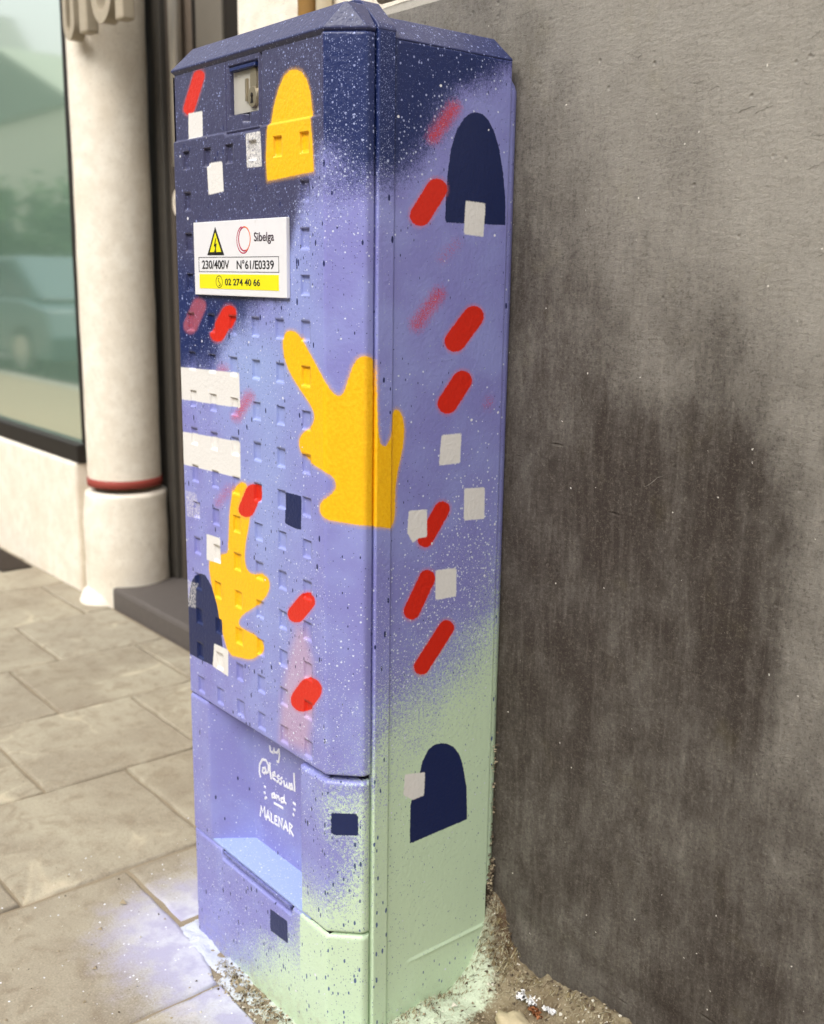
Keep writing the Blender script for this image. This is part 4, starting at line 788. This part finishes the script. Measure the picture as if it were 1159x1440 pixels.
def parked_car(x, y, col, label):
    r = empty('parked_car', V(x, y, GZ - 2.6)); tag(r, label, 'car')
    cm = plain('car_paint', col, .25, .5, var=.02); gm = plain('car_glass', lin(60, 76, 84), .08, .6); tm = plain('tyre', lin(30, 30, 30), .8)
    gz0 = GZ - 2.6; w = 15
    def ext(name, pr, wy, mat, par, bev=.03, cy=y):
        n = len(pr); vs = [(x + a, cy - wy, gz0 + b) for a, b in pr] + [(x + a, cy + wy, gz0 + b) for a, b in pr]
        fs = [tuple(range(n))[::-1], tuple(range(n, 2 * n))] + [(i, (i + 1) % n, n + (i + 1) % n, n + i) for i in range(n)]
        return poly_obj(name, vs, fs, mat, par, bevel=bev)
    ext('body', [(-37, 5), (-38, 9), (-37, 14), (-22, 16.2), (22, 16.5), (35, 14.5), (37.5, 9), (36, 4.5)], w, cm, r)
    ext('cabin', [(-21, 16), (-9, 25), (13, 25.3), (27, 16.4)], w * .84, cm, r)
    for sy in (-1, 1):
        ext('side_window', [(-17, 16.8), (-8, 23.6), (1, 24), (1, 16.8)], .2, gm, r, 0.0, y + sy * w * .85)
        ext('side_window', [(2.2, 16.8), (2.2, 24), (12, 23.8), (22, 16.8)], .2, gm, r, 0.0, y + sy * w * .85)
    ext('windscreen', [(-21.4, 16.6), (-10, 25), (-10.6, 25.2), (-22, 16.8)], w * .74, gm, r, 0.0)
    for sx in (-23, 22):
        for sy in (-1, 1):
            wh = cyl('wheel', (x + sx, y + sy * (w - 3), gz0 + 5.6), (x + sx, y + sy * (w + .4), gz0 + 5.6), 5.6, tm, r, 28)
            cyl('rim', (x + sx, y + sy * (w + .1), gz0 + 5.6), (x + sx, y + sy * (w + .7), gz0 + 5.6), 3.6, STEEL, wh, 24)
parked_car(-222, -58, lin(66, 92, 98), 'dark blue grey hatchback parked across the narrow street, seen in the shop window')
# ================================================================== THE CABINET
cab = empty('utility_cabinet', V(3, 2.5, GZ))
tag(cab, 'tall electricity cabinet spray painted in navy, lilac and mint with yellow hands and red dashes', 'utility cabinet')
DX = 1.0614
cols = [i * DX for i in range(6)]
rows = []
for j in range(15):
    rows.append((j, list(range(6)) if (j == 0 or j >= 4) else [0, 5]))
PW, PH, PD, RP = 0.18, 0.45, 0.07, 0.014
def door_h(S, Z):
    H = np.zeros(S.shape)
    up = sm(Z, 0.70, 0.76) * (1 - sm(S, WF - .13, WF - .07))
    H -= 0.075 * up
    for j, cc in rows:
        for i in cc:
            zb = -j; m = (np.abs(S - cols[i]) < .4) & (Z > zb - .1) & (Z < zb + .7)
            dxn = PW - np.abs(S - cols[i]); dzn = np.minimum(Z - zb, zb + PH - Z)
            bt = np.clip((Z - zb) / 0.045, 0, 1)
            q = np.minimum(sm(np.minimum(dxn, zb + PH - Z), 0, RP), bt) * m * (Z > zb)
            H -= PD * q * (0.85 if j >= 4 else 1)
    # lock flap: groove, opening and notch
    gr = (1 - sm(np.abs(S - 3.47), .03, .06)) * sm(Z, .68, .72); H -= .16 * gr
    gr = (1 - sm(np.abs(S - 1.92), .012, .03)) * sm(Z, .68, .72); H -= .03 * gr
    gr = (1 - sm(np.abs(Z - .70), .012, .03)) * (S > 1.92) * (S < 3.5); H -= .07 * gr
    op = sm(np.minimum(np.minimum(S - 2.05, 3.36 - S), np.minimum(Z - 1.08, 2.2 - Z)), 0, .03); H -= .26 * op
    nt = sm(np.minimum(np.minimum(S - 2.66, 2.98 - S), np.minimum(Z - .88, 1.12 - Z)), 0, .03); H -= .30 * nt * (1 - op)
    # slight unevenness of the moulding
    H += 0.012 * (fbm(S * .7, Z * .7, 41) - .47)
    # raised rim line next to the chamfer on the top panel
    return H
pss = []; pzz = []
for c in cols: pss += [c - PW, c - PW + RP * .5, c - PW + RP, c + PW - RP, c + PW - RP * .5, c + PW]
for j, cc in rows: pzz += [-j, -j + .022, -j + .045, -j + PH - RP, -j + PH - RP * .5, -j + PH]
pss += [3.41, 3.44, 3.5, 3.53, 1.89, 1.92, 1.95, 2.05, 2.08, 3.33, 3.36, 2.66, 2.69, 2.95, 2.98, WF - .13, WF - .1, WF - .07]
pzz += [.70, .73, .76, .68, 1.08, 1.11, 2.17, 2.2, .88, .91]
door = panel('door', -0.70, SEAM - .012, 2.36, -14.17, cab, door_h, pss, pzz, step=0.06, edge=.07)

# lock behind the flap opening
lk = box('lock_plate', 2.08, 3.33, 0.19, 0.25, 1.12, 2.06, plain('zinc_plate', lin(205, 200, 188), .35, .5, metal=.35, var=.15, nscale=12), door, bevel=.0006)
ZC = plain('nickel', lin(170, 158, 134), .3, .5, metal=.7, var=.1)
disc_profile('lock_cylinder', 3.02, 1.80, .150, .19, .15, .28, ZC, door, n=28, power=3.2)
lc = disc_profile('lock_cylinder', 3.02, 1.42, .11, .19, .20, .24, ZC, door, n=28)
disc_profile('keyhole', 3.02, 1.46, .10, .13, .05, .06, BLK, door, n=14)
poly_obj('keyhole', [(3.0, .10, 1.45), (3.04, .10, 1.45), (3.08, .10, 1.29), (2.96, .10, 1.29), (3.0, .13, 1.45), (3.04, .13, 1.45), (3.08, .13, 1.29), (2.96, .13, 1.29)], BOXF, BLK, door)
box('lock_rib', 2.68, 2.76, .13, .19, 1.36, 1.86, ZC, door, bevel=.0006)
fl = box('flap_hinge', 2.12, 3.28, .05, .2, 2.06, 2.14, COAT, door, bevel=.0008); flat_paint(fl, navy=1.0, green=0.0, grey=0.0)

# ---- lid over the door
def lid_part(name, vs, fs, parent=cab, bevel=.0022, n=0, **extra):
    o = poly_obj(name, vs, fs, COAT, parent)
    bm = bmesh.new(); bm.from_mesh(o.data)
    bmesh.ops.bevel(bm, geom=bm.edges[:], offset=bevel, segments=3, profile=.5, affect='EDGES', clamp_overlap=True)
    bmesh.ops.triangulate(bm, faces=[f for f in bm.faces if len(f.verts) > 4])
    bm.to_mesh(o.data); bm.free()
    o.data.polygons.foreach_set('use_smooth', [True] * len(o.data.polygons))
    w = o.modifiers.new('wn', 'WEIGHTED_NORMAL'); w.keep_sharp = False
    flat_paint(o, navy=1.0, green=0.0, **extra)
    return o
y_e = CA + SS - .012
bot = [(-0.70, 0), (WF, 0), (XR, CA), (XR, y_e), (-1.3, y_e), (-1.3, CA)]
top = [(-0.22, .385), (WF + .22, .385), (WF + .26, .42), (WF + .26, y_e), (-.5, y_e), (-.5, .6)]
vs = [(x, y, 2.30) for x, y in [(-.62, .1), (WF - .04, .1), (XR - .1, CA + .05), (XR - .1, y_e), (-1.2, y_e), (-1.2, CA)]]
vs += [(x, y, 2.40) for x, y in bot] + [(x, y, 2.44) for x, y in bot] + [(x, y, 2.94) for x, y in top]
fs = []
for L in range(3):
    for i in range(6): fs.append((L * 6 + i, L * 6 + (i + 1) % 6, L * 6 + 6 + (i + 1) % 6, L * 6 + 6 + i))
fs.append((23, 22, 21, 20, 19, 18)); fs.append((0, 1, 2, 3, 4, 5))
lid = lid_part('lid', vs, fs, grey=0.55, dwhite=0.16)
# body frame band: full height skin with a raised arch over the top
def side_grid(name, y0, y1, z0, z1, xoff, ysn=0.09, hf=None, edge=.05, lip=.2):
    es = [0, edge * .15, edge * .4, edge * .7, edge]
    Ys = merge(np.arange(y0, y1, ysn), [y0 + e for e in es], [y1 - e for e in es]); Zs = merge(np.arange(z1, z0, .06), [z0 - e for e in es], [z1 + e for e in es], [-19.78, -19.74, -19.70, -19.66, -19.62] )[::-1]
    Yg, Zg = np.meshgrid(Ys, Zs, indexing='ij')
    H = rim(np.minimum(np.minimum(Yg - y0, y1 - Yg), z0 - Zg), edge)
    if hf is not None: H = H + hf(Yg, Zg)
    Yg = np.pad(Yg, 1, mode='edge'); Zg = np.pad(Zg, 1, mode='edge'); H = np.pad(H, 1, mode='edge')
    H[0] -= lip; H[-1] -= lip; H[:, 0] -= lip
    me = grid_mesh(name, np.stack([(XR + xoff + H) * U, Yg * U, (Zg - GZ) * U], -1))
    paint(me, SC1 + (Yg - CA), Zg)
    return link(name, me, COAT, cab, smooth=True)
B0 = CA + SS + .018; B1 = CA + SS + BW
side_grid('frame_band', B0, B1, 2.44, -22.3, .045, .06)
def sh(Y, Z):
    H = 0.018 * (fbm(Y * .6, Z * .3, 51) - .47)
    H += 0.035 * (1 - sm(np.abs(Z + 19.70), .0, .06)) * sm(Y, 1.9, 2.4)
    H += 0.02 * (1 - sm(Z, -19.75, -19.69)) * sm(Y, 1.9, 2.4)
    return H
side_grid('side_panel', B1 + .005, DD, 2.31, -22.3, 0.0, .06, sh)
# raised arch of the band over the lid
prof = [(XR + .045, 2.40), (XR + .045, 2.46), (XR - .02, 2.56), (WF + .08, 3.06), (WF - .15, 3.13), (-.5, 3.08), (-1.1, 2.6), (-1.35, 2.4)]
vs = [(x, B0, z) for x, z in prof] + [(x, B1, z) for x, z in prof]; n = len(prof)
fs = [(i, (i + 1) % n, n + (i + 1) % n, n + i) for i in range(n)] + [tuple(range(n))[::-1], tuple(range(n, 2 * n))]
lid_part('frame_arch', vs, fs, bevel=.003, grey=0.35, dwhite=0.2)
# rear roof
yb = B1 + .01
vs = [(XR, yb, 2.29), (XR, DD, 2.29), (-1.35, DD, 2.29), (-1.35, yb, 2.29), (XR, yb, 2.33), (XR, DD, 2.33), (-1.35, DD, 2.33), (-1.35, yb, 2.33), (XR - .42, yb, 2.80), (XR - .42, 4.60, 2.80), (-.9, 4.60, 2.80), (-.9, yb, 2.80)]
fs = [(3, 2, 1, 0), (0, 1, 5, 4), (1, 2, 6, 5), (2, 3, 7, 6), (3, 0, 4, 7), (4, 5, 9, 8), (5, 6, 10, 9), (6, 7, 11, 10), (7, 4, 8, 11), (8, 9, 10, 11)]
lid_part('roof', vs, fs, bevel=.003, grey=0.3, dwhite=0.42)
# seam filler and hidden core
core = plain('dark_core', lin(24, 24, 34), .8)
box('core', -1.25, WF + .3, .5 + CA, DD - .02, -22.2, 2.2, core, cab)
box('core', WF - .2, XR - .16, .78, B1 + .1, -22.2, 2.25, core, cab)
box('core', -.6, WF + .1, .28, .62, -13.9, 2.2, core, cab) if False else None
# left hand skin, back of the body
def left_skin():
    vs = [(-.7, .06, -22.3), (-1.35, CA, -22.3), (-1.35, DD, -22.3), (-.7, .06, 2.3), (-1.35, CA, 2.3), (-1.35, DD, 2.3)]
    o = poly_obj('left_panel', vs, [(0, 1, 4, 3), (1, 2, 5, 4)], COAT, cab); tess(o, 7); flat_paint(o)
left_skin()
# rear mounting flange against the wall
P = []
zs = np.arange(2.05, -18.6, -.12)
prof_f = [(XR - .09, DD + .012), (XR - .06, DD + .03), (XR - .055, DD + .12), (XR - .08, DD + .2), (XR - .16, WY + .05)]
Pf = np.zeros((len(prof_f), len(zs), 3))
for i, (x, y) in enumerate(prof_f):
    top_r = np.clip((zs - 1.6) / .45, 0, 1) ** 2 * .3
    Pf[i] = np.stack([(x - top_r) * U * np.ones(len(zs)), np.full(len(zs), y * U), (zs - GZ) * U], -1)
me = grid_mesh('rear_flange', Pf); me.flip_normals()
paint(me, np.full(Pf.shape[:2], 11.2), np.broadcast_to(zs, Pf.shape[:2]), shapes=False, extra={'dwhite': .1})
link('rear_flange', me, COAT, cab, smooth=True)

# ---- lower part: piers, service recess, base
RX0, RX1 = 0.343, 1.243       # start and end of the splayed cheek
def recess_lining():
    pts = [(-.70, 0), (RX0, 0), (RX1 + .02, .92), (5.35, .92)]
    seg = [np.hypot(pts[i + 1][0] - pts[i][0], pts[i + 1][1] - pts[i][1]) for i in range(3)]
    cum = np.concatenate([[0], np.cumsum(seg)])
    def pt(s):
        return np.interp(s, cum, [p[0] for p in pts]), np.interp(s, cum, [p[1] for p in pts])
    def ptr(s, r=.05):
        X = 0; Y_ = 0
        for k in range(7):
            a, b = pt(np.clip(s + r * (k / 3 - 1), 0, cum[-1])); X = X + a / 7; Y_ = Y_ + b / 7
        return X, Y_
    S = merge(np.arange(0, cum[-1], .08), [cum[1] + o for o in (-.06, -.03, 0, .03, .06)], [cum[2] + o for o in (-.06, -.03, 0, .03, .06)], [.02, .05], [cum[-1]])
    Zs = merge(np.arange(-18.33, -14.2, .08), [-14.2, -14.22, -14.26, -14.3])[::-1]
    Sg, Zg = np.meshgrid(S, Zs, indexing='ij'); X, Y_ = ptr(Sg)
    # rounded shoulder of the left pier
    sh_ = np.clip(1 - (-14.2 - Zg) / .1, 0, 1); pier = 1 - sm(Sg, cum[1] - .15, cum[1] + .05)
    Y_ = Y_ + pier * (.1 * (1 - np.sqrt(np.clip(1 - sh_ ** 2, 0, 1))))
    Y_ = Y_ + .05 * np.clip(1 - Sg / .05, 0, 1) ** 2
    me = grid_mesh('recess_lining', np.stack([X * U, Y_ * U, (Zg - GZ) * U], -1)); me.flip_normals() if False else None
    paint(me, X, Zg, shapes=False, recess=True)
    return link('recess_lining', me, COAT, cab, smooth=True)
rl = recess_lining()
o = poly_obj('pier_top', [(-.7, .1, -14.2), (RX0, .1, -14.2), (1.2, .9, -14.2), (-.7, .9, -14.2)], [(0, 1, 2, 3)], COAT, cab); flat_paint(o, recess=True)
fl_ = poly_obj('recess_floor', [(-.5, .03, -18.31), (5.3, .03, -18.31), (5.3, .96, -18.20), (-.5, .96, -18.20), (-.5, .03, -18.39), (5.3, .03, -18.39), (5.3, .96, -18.39), (-.5, .96, -18.39)], BOXF, COAT, cab, bevel=.0012)
flat_paint(fl_, recess=True, light=0.95, dwhite=.25)
# dark shut line under the floor and its jutting hinge strip
box('shut_line', -.62, WF + .02, .09, .5, -18.55, -18.36, core, cab)
hb = box('hinge_strip', 1.0, 4.42, -.005, .3, -18.52, -18.42, COAT, cab, bevel=.001); flat_paint(hb, recess=True, navy=.45)
lower = panel('lower_panel', 4.90, SEAM - .012, -14.31, -18.35, cab, lambda S, Z: .012 * (fbm(S, Z, 61) - .47), step=.075, edge=.11, lip=.8)
box('core', 5.0, WF, .5, .8, -18.4, -14.2, core, cab)
def base_top(S, Z):
    t0 = np.where((S > .86) & (S < 4.50), 1.0, 0.0)
    drop = .28 * (sm(S, .84, .92) - sm(S, 4.46, 4.54))
    return Z - drop * np.clip((Z + 22.3) / 3.9, 0, 1) ** 6
base = panel('base_panel', -.70, SEAM - .012, -18.40, -22.3, cab, lambda S, Z: .015 * (fbm(S, Z, 71) - .47) - .05 * (1 - sm(Z, -21.9, -21.3)) * 0, [.84, .88, .92, 4.46, 4.5, 4.54], step=.075, edge=.11, ztop=base_top)

# ---- warning plate
plate = DATA['plate']
WHT = plain('white_enamel', lin(232, 230, 228), .4, .4, var=.03, nscale=20)
tp = NT('white_plate', .38, .4)
n1 = tp.noise(34, 5, .7); n2 = tp.noise(9, 3, .5, tp.vec((1, 1, 4)))
tp.color(tp.mix(tp.math('MULTIPLY', tp.step(n1, .6, .75), tp.math('MULTIPLY', tp.step(n2, .5, .6), .6)), tp.mix(n1, lin(224, 222, 224), lin(236, 234, 234)), lin(186, 180, 172)))
PX0, PX1, PZ0, PZ1 = .45, 4.72, -1.30, -3.065
lp = box('warning_plate', PX0, PX1, -.10, .0, PZ1, PZ0, tp.m, cab, bevel=.0008)
INK = plain('black_ink', lin(34, 32, 34), .5, var=.05); YEL = plain('yellow_print', lin(238, 226, 30), .45, var=.04)
def prism(name, pts, y0, y1, mat, parent):
    n = len(pts); vs = [(x, y0, z) for x, z in pts] + [(x, y1, z) for x, z in pts]
    fs = [tuple(range(n)), tuple(range(n, 2 * n))[::-1]] + [(i, n + i, n + (i + 1) % n, (i + 1) % n) for i in range(n)]
    return poly_obj(name, vs, fs, mat, parent)
(ax_, az_), (bx_, bz_), (cx_, cz_) = plate['tri']
cx0 = (ax_ + bx_ + cx_) / 3; cz0 = (az_ + bz_ + cz_) / 3
prism('warning_triangle', [(ax_, az_ + .02), (bx_ + .03, bz_ - .02), (cx_ - .03, cz_ - .02)], -.106, -.098, INK, lp)
k = .74
prism('triangle_field', [(cx0 + (x - cx0) * k, cz0 + (z - cz0) * k) for x, z in ((ax_, az_), (bx_, bz_), (cx_, cz_))], -.110, -.100, YEL, lp)
bolt = [(.02, .17), (-.07, -.02), (.0, -.02), (-.03, -.12), (-.06, -.12), (.0, -.23), (.05, -.11), (.015, -.12), (.07, .045), (.0, .045), (.05, .17)]
prism('bolt_mark', [(cx0 + x, cz0 + .0 + z) for x, z in bolt], -.114, -.104, INK, lp)
def ribbon(name, pts, r, y, mat, parent, taper=None):
    """round stroke half sunk in the surface; pts (x, z)"""
    cu_ = bpy.data.curves.new(name, 'CURVE'); cu_.dimensions = '3D'; cu_.bevel_depth = r * U; cu_.bevel_resolution = 2; cu_.use_fill_caps = True
    groups = pts if isinstance(pts[0][0], (list, tuple)) else [pts]
    for g_ in groups:
        sp = cu_.splines.new('POLY'); sp.points.add(len(g_) - 1)
        for i, (x, z) in enumerate(g_):
            sp.points[i].co = V(x, y, z) + (1,)
    tmp = bpy.data.objects.new('tmp', cu_); SC.collection.objects.link(tmp)
    dg = bpy.context.evaluated_depsgraph_get(); me = bpy.data.meshes.new_from_object(tmp.evaluated_get(dg)); bpy.data.objects.remove(tmp)
    for v in me.vertices: v.co.y = y * U + (v.co.y - y * U) * .25
    return link(name, me, mat, parent, smooth=True)
# printed emblem: two overlapping hand drawn ovals, magenta to orange
lcx, lcz, lrx, lrz = 2.885, -1.74, .30, .30
def oval(cx, cz, rx, rz, a0, a1, rot, n=40):
    o_ = []
    for i in range(n + 1):
        a = a0 + (a1 - a0) * i / n; x = rx * math.cos(a); z = rz * math.sin(a)
        o_.append((cx + x * math.cos(rot) - z * math.sin(rot), cz + x * math.sin(rot) + z * math.cos(rot)))
    return o_
MAG = plain('magenta_ink', lin(176, 36, 76), .5); ORG = plain('orange_ink', lin(228, 110, 50), .5)
ribbon('emblem', oval(lcx - .02, lcz - .02, .29, .305, math.radians(95), math.radians(330), .1), .016, -.1, MAG, lp)
ribbon('emblem', oval(lcx + .03, lcz - .0, .255, .27, math.radians(100), math.radians(290), -.1), .02, -.1, MAG, lp)
ribbon('emblem', oval(lcx + .03, lcz - .0, .27, .275, math.radians(-70), math.radians(100), -.1), .018, -.1, ORG, lp)
ribbon('emblem', oval(lcx - .0, lcz + .0, .30, .30, math.radians(-30), math.radians(60), -.1), .014, -.1, ORG, lp)
def text_fit(s, x0, x1, z0, z1, y, mat, parent, name='lettering', bold=0.0):
    c = bpy.data.curves.new(name, 'FONT'); c.body = s; c.size = 1; c.extrude = .0; c.offset = bold
    tmp = bpy.data.objects.new('tmp', c); SC.collection.objects.link(tmp)
    dg = bpy.context.evaluated_depsgraph_get(); me = bpy.data.meshes.new_from_object(tmp.evaluated_get(dg)); bpy.data.objects.remove(tmp)
    co = np.empty(len(me.vertices) * 3, np.float32); me.vertices.foreach_get('co', co); co = co.reshape(-1, 3)
    lo = co.min(0); hi = co.max(0)
    X_ = x0 + (co[:, 0] - lo[0]) / (hi[0] - lo[0]) * (x1 - x0); Z_ = z0 + (co[:, 1] - lo[1]) / (hi[1] - lo[1]) * (z1 - z0)
    out = np.stack([X_ * U, np.full(len(X_), y * U), (Z_ - GZ) * U], -1); me.vertices.foreach_set('co', out.astype(np.float32).ravel()); me.update()
    o = link(name, me, mat, parent)
    so = o.modifiers.new('solid', 'SOLIDIFY'); so.thickness = .0002; so.offset = 0
    return o
text_fit('Sibelga', 3.36, 4.22, -1.865, -1.60, -.104, plain('dark_plum_ink', lin(66, 48, 60), .5), lp, bold=.012)
text_fit('230/400V', .86, 2.20, -2.43, -2.22, -.104, INK, lp, bold=.014)
text_fit('N°61/E0339', 2.55, 4.20, -2.43, -2.22, -.104, INK, lp, bold=.014)
for (a, b, c, d) in ((.69, 4.41, -2.145, -2.157), (.69, 4.41, -2.49, -2.502), (.69, .703, -2.15, -2.50), (4.40, 4.413, -2.15, -2.50)):
    box('rule', min(a, b), max(a, b), -.105, -.098, min(c, d), max(c, d), INK, lp)
box('yellow_field', .71, 4.40, -.106, -.098, -2.905, -2.555, YEL, lp)
text_fit('02 274 40 66', 1.99, 3.60, -2.815, -2.655, -.110, INK, lp, bold=.014)
ribbon('phone_mark', oval(1.70, -2.735, .155, .14, 0, 2 * math.pi, 0), .011, -.106, INK, lp)
ribbon('phone_mark', [(1.65, -2.66), (1.70, -2.65), (1.66, -2.71), (1.73, -2.76), (1.76, -2.81), (1.69, -2.83)], .014, -.106, INK, lp)
BLS = plain('blue_scuff', lin(150, 165, 205), .6, var=.2)
# paint pen lettering on the recess back wall
PEN = plain('white_paint_pen', lin(240, 240, 244), .5, var=.04)
ribbon('handwriting', DATA['text'], .04, .914, PEN, rl)

# ================================================================== SMALL THINGS ON THE GROUND
def lump(name, cx, cy, cz, r, sq, mat, parent=None, seed=0, rough=.3, sub=3):
    bm = bmesh.new(); bmesh.ops.create_icosphere(bm, subdivisions=sub, radius=1)
    R = np.random.default_rng(seed)
    for v in bm.verts:
        p = v.co; f = 1 + rough * (float(vnoise(np.array([p.x * 1.7 + 9 + seed]), np.array([p.y * 1.7 + p.z * 2.3 + 9]), seed)[0]) - .5) * 2 + rough * .4 * (float(vnoise(np.array([p.x * 5 + 9]), np.array([p.y * 5 - p.z * 4 + 9]), seed + 3)[0]) - .5) * 2
        v.co = Vector(((cx + p.x * r * sq[0] * f) * U, (cy + p.y * r * sq[1] * f) * U, (cz + p.z * r * sq[2] * f - GZ) * U))
    me = bpy.data.meshes.new(name); bm.to_mesh(me); bm.free()
    return link(name, me, mat, parent, smooth=True)
def gz(x, y): return float(dirt_h(np.array([[x]]), np.array([[y]]))[0, 0])
STM = plain('pebble_stone', lin(186, 172, 140), .85, var=.25, nscale=90, bump=.6, bd=.002)
st = lump('stone', 8.95, 3.7, gz(8.95, 3.7) + .05, .6, (.9, .7, .55), STM, seed=4); tag(st, 'flat buff stone lying in the dirt against the bottom edge', 'stone')
# crumpled white paper
def crumple(name, x, y, r, seed, mat):
    R = np.random.default_rng(seed); z0 = gz(x, y)
    n = 15; a = np.linspace(-1, 1, n); A, B = np.meshgrid(a, a, indexing='ij')
    h = fbm(A * 2.4 + 5, B * 2.4 + 5, seed) * 1.5 + .8 * (R.random((n, n)) - .5)
    X_ = x + r * (A * .9 + .35 * (R.random((n, n)) - .5)); Y_ = y + r * (B * .42 + .30 * (R.random((n, n)) - .5)); Z_ = z0 + r * .55 * h
    me = grid_mesh(name, np.stack([X_ * U, Y_ * U, (Z_ - GZ) * U], -1))
    return link(name, me, mat)
PAP = plain('white_tissue', lin(232, 230, 228), .85, var=.05)
o = crumple('crumpled_paper', 8.75, 4.4, .34, 3, PAP); tag(o, 'crumpled white paper scrap lying above the buff stone', 'litter')
o = crumple('crumpled_paper', 9.55, 4.35, .2, 8, PAP); tag(o, 'small crumpled white paper scrap right of the buff stone', 'litter')
LEAF = plain('dry_orange_leaf', lin(150, 96, 60), .7, var=.3)
o = crumple('dead_leaf', 9.25, 4.25, .26, 12, LEAF); tag(o, 'dry orange brown leaf between the white paper scraps', 'leaf')
# loose debris: straw, chips and grit that nobody could count
def debris():
    R = np.random.default_rng(5); vs = []; fs = []; col = []
    def put(x, y, L, w, a, c, z=None, tilt=.3, up=0):
        zz = (gz_v(x, y) if z is None else z) + .02
        dx, dy = math.cos(a) * L / 2, math.sin(a) * L / 2; nx, ny = -math.sin(a) * w, math.cos(a) * w; t_ = (R.random() - .5) * tilt * L
        b = len(vs)
        vs.extend([(x - dx + nx, y - dy + ny, zz - t_), (x - dx - nx, y - dy - ny, zz - t_), (x + nx * .6, y + ny * .6, zz + .04 + up * L * .5), (x - nx * .6, y - ny * .6, zz + .04 + up * L * .5), (x + dx, y + dy, zz + t_ + up * L)])
        fs.extend([(b, b + 1, b + 3, b + 2), (b + 2, b + 3, b + 4)]); col.extend([c] * 2)
    gx = np.arange(-2.2, 30, .11); gy = np.arange(-4.2, 6.2, .09)
    def gz_v(x, y):
        i = int(np.clip((x + 2.2) / .11, 0, len(gx) - 1)); j = int(np.clip((y + 4.2) / .09, 0, len(gy) - 1)); return float(ZD[i, j])
    ZD = Z
    def zone(n, fx, fy, L0, L1, up=0):
        for _ in range(n):
            x = fx(); y = fy(); put(x, y, R.uniform(L0, L1), R.uniform(.005, .013), R.uniform(0, math.pi), R.integers(0, 3), up=up * R.random())
    zone(1100, lambda: R.uniform(6.75, 16), lambda: 4.95 - abs(R.normal()) * .35, .05, .3)
    zone(500, lambda: 6.72 + abs(R.normal()) * .25, lambda: R.uniform(1.0, 5), .04, .2, .3)
    zone(420, lambda: R.uniform(6.8, 7.8), lambda: R.uniform(4.5, 5.05), .06, .34, .6)
    zone(900, lambda: R.uniform(1.2, 7), lambda: -.15 - abs(R.normal()) * .35, .04, .22)
    zone(500, lambda: R.uniform(7, 14), lambda: R.uniform(-1, 4.8), .05, .35)
    me = mesh('debris', [V(*v) for v in vs], fs)
    o = link('debris', me, [plain('straw', lin(136, 122, 88), .9, var=.3), plain('dark_twig', lin(82, 64, 44), .9, var=.3), plain('pale_fibre', lin(170, 162, 134), .9, var=.2)])
    me.polygons.foreach_set('material_index', col)
    tag(o, kind='stuff')
    o['label'] = 'dry straw, twigs and fibres caught along the wall foot and cabinet base'; o['category'] = 'debris'
debris()
def grit():
    R = np.random.default_rng(15); vs = []; fs = []; col = []
    base = np.array([(1, 0, 0), (-.5, .87, 0), (-.5, -.87, 0), (0, 0, .8)])
    def putg(x, y, z, r, c):
        b = len(vs); a = R.uniform(0, 6.28); s = R.uniform(.6, 1.2, 4)
        for i, p in enumerate(base):
            vs.append((x + r * s[i] * (p[0] * math.cos(a) - p[1] * math.sin(a)), y + r * s[i] * (p[0] * math.sin(a) + p[1] * math.cos(a)), z + r * p[2] * s[3]))
        fs.extend([(b, b + 1, b + 3), (b + 1, b + 2, b + 3), (b + 2, b, b + 3)]); col.extend([c] * 3)
    def zz(x, y):
        i = int(np.clip((x + 2.2) / .11, 0, Z.shape[0] - 1)); j = int(np.clip((y + 4.2) / .09, 0, Z.shape[1] - 1)); return max(float(Z[i, j]), GZ if (y < -.8 and x < 9) or x < -1.4 else -99)
    for _ in range(1700):
        k = R.random()
        if k < .42: x, y = R.uniform(2.0, 7.2), -.1 - abs(R.normal()) * .35
        elif k < .94: x, y = R.uniform(6.7, 14), R.uniform(0, 5)
        else: x, y = R.uniform(-6, 7), R.uniform(-6, -.5)
        r = R.uniform(.02, .06) * (1 + (R.random() < .04) * 1.8)
        putg(x, y, zz(x, y), r, int(R.choice([0, 0, 1, 2])))
    for _ in range(700):
        x, y = R.uniform(1.4, 6.4), R.uniform(-.85, -.02)
        putg(x, y, zz(x, y), R.uniform(.015, .07), int(R.choice([0, 0, 1, 2])))
    for _ in range(500):
        x, y = R.uniform(6.8, 13), 5.0 - abs(R.normal()) * .5
        putg(x, y, zz(x, y), R.uniform(.015, .08), int(R.choice([0, 1, 1, 2])))
    for _ in range(700):        # crumbs of mortar in the slot behind the cabinet
        z = R.uniform(-20.6, -14) if R.random() < .3 else R.uniform(-20.6, -17.8)
        putg(R.uniform(6.45, 6.75), R.uniform(4.88, 5.04), z, R.uniform(.02, .07), int(R.choice([0, 1, 1])))
    me = mesh('grit', [V(*v) for v in vs], fs)
    o = link('grit', me, [plain('grit_buff', lin(160, 146, 120), .9, var=.3), plain('grit_dark', lin(84, 72, 58), .9, var=.3), plain('grit_pale', lin(214, 208, 192), .9, var=.2)])
    me.polygons.foreach_set('material_index', col)
    tag(o, kind='stuff'); o['label'] = 'loose grit and mortar crumbs on the ground round the cabinet'; o['category'] = 'grit'
grit()
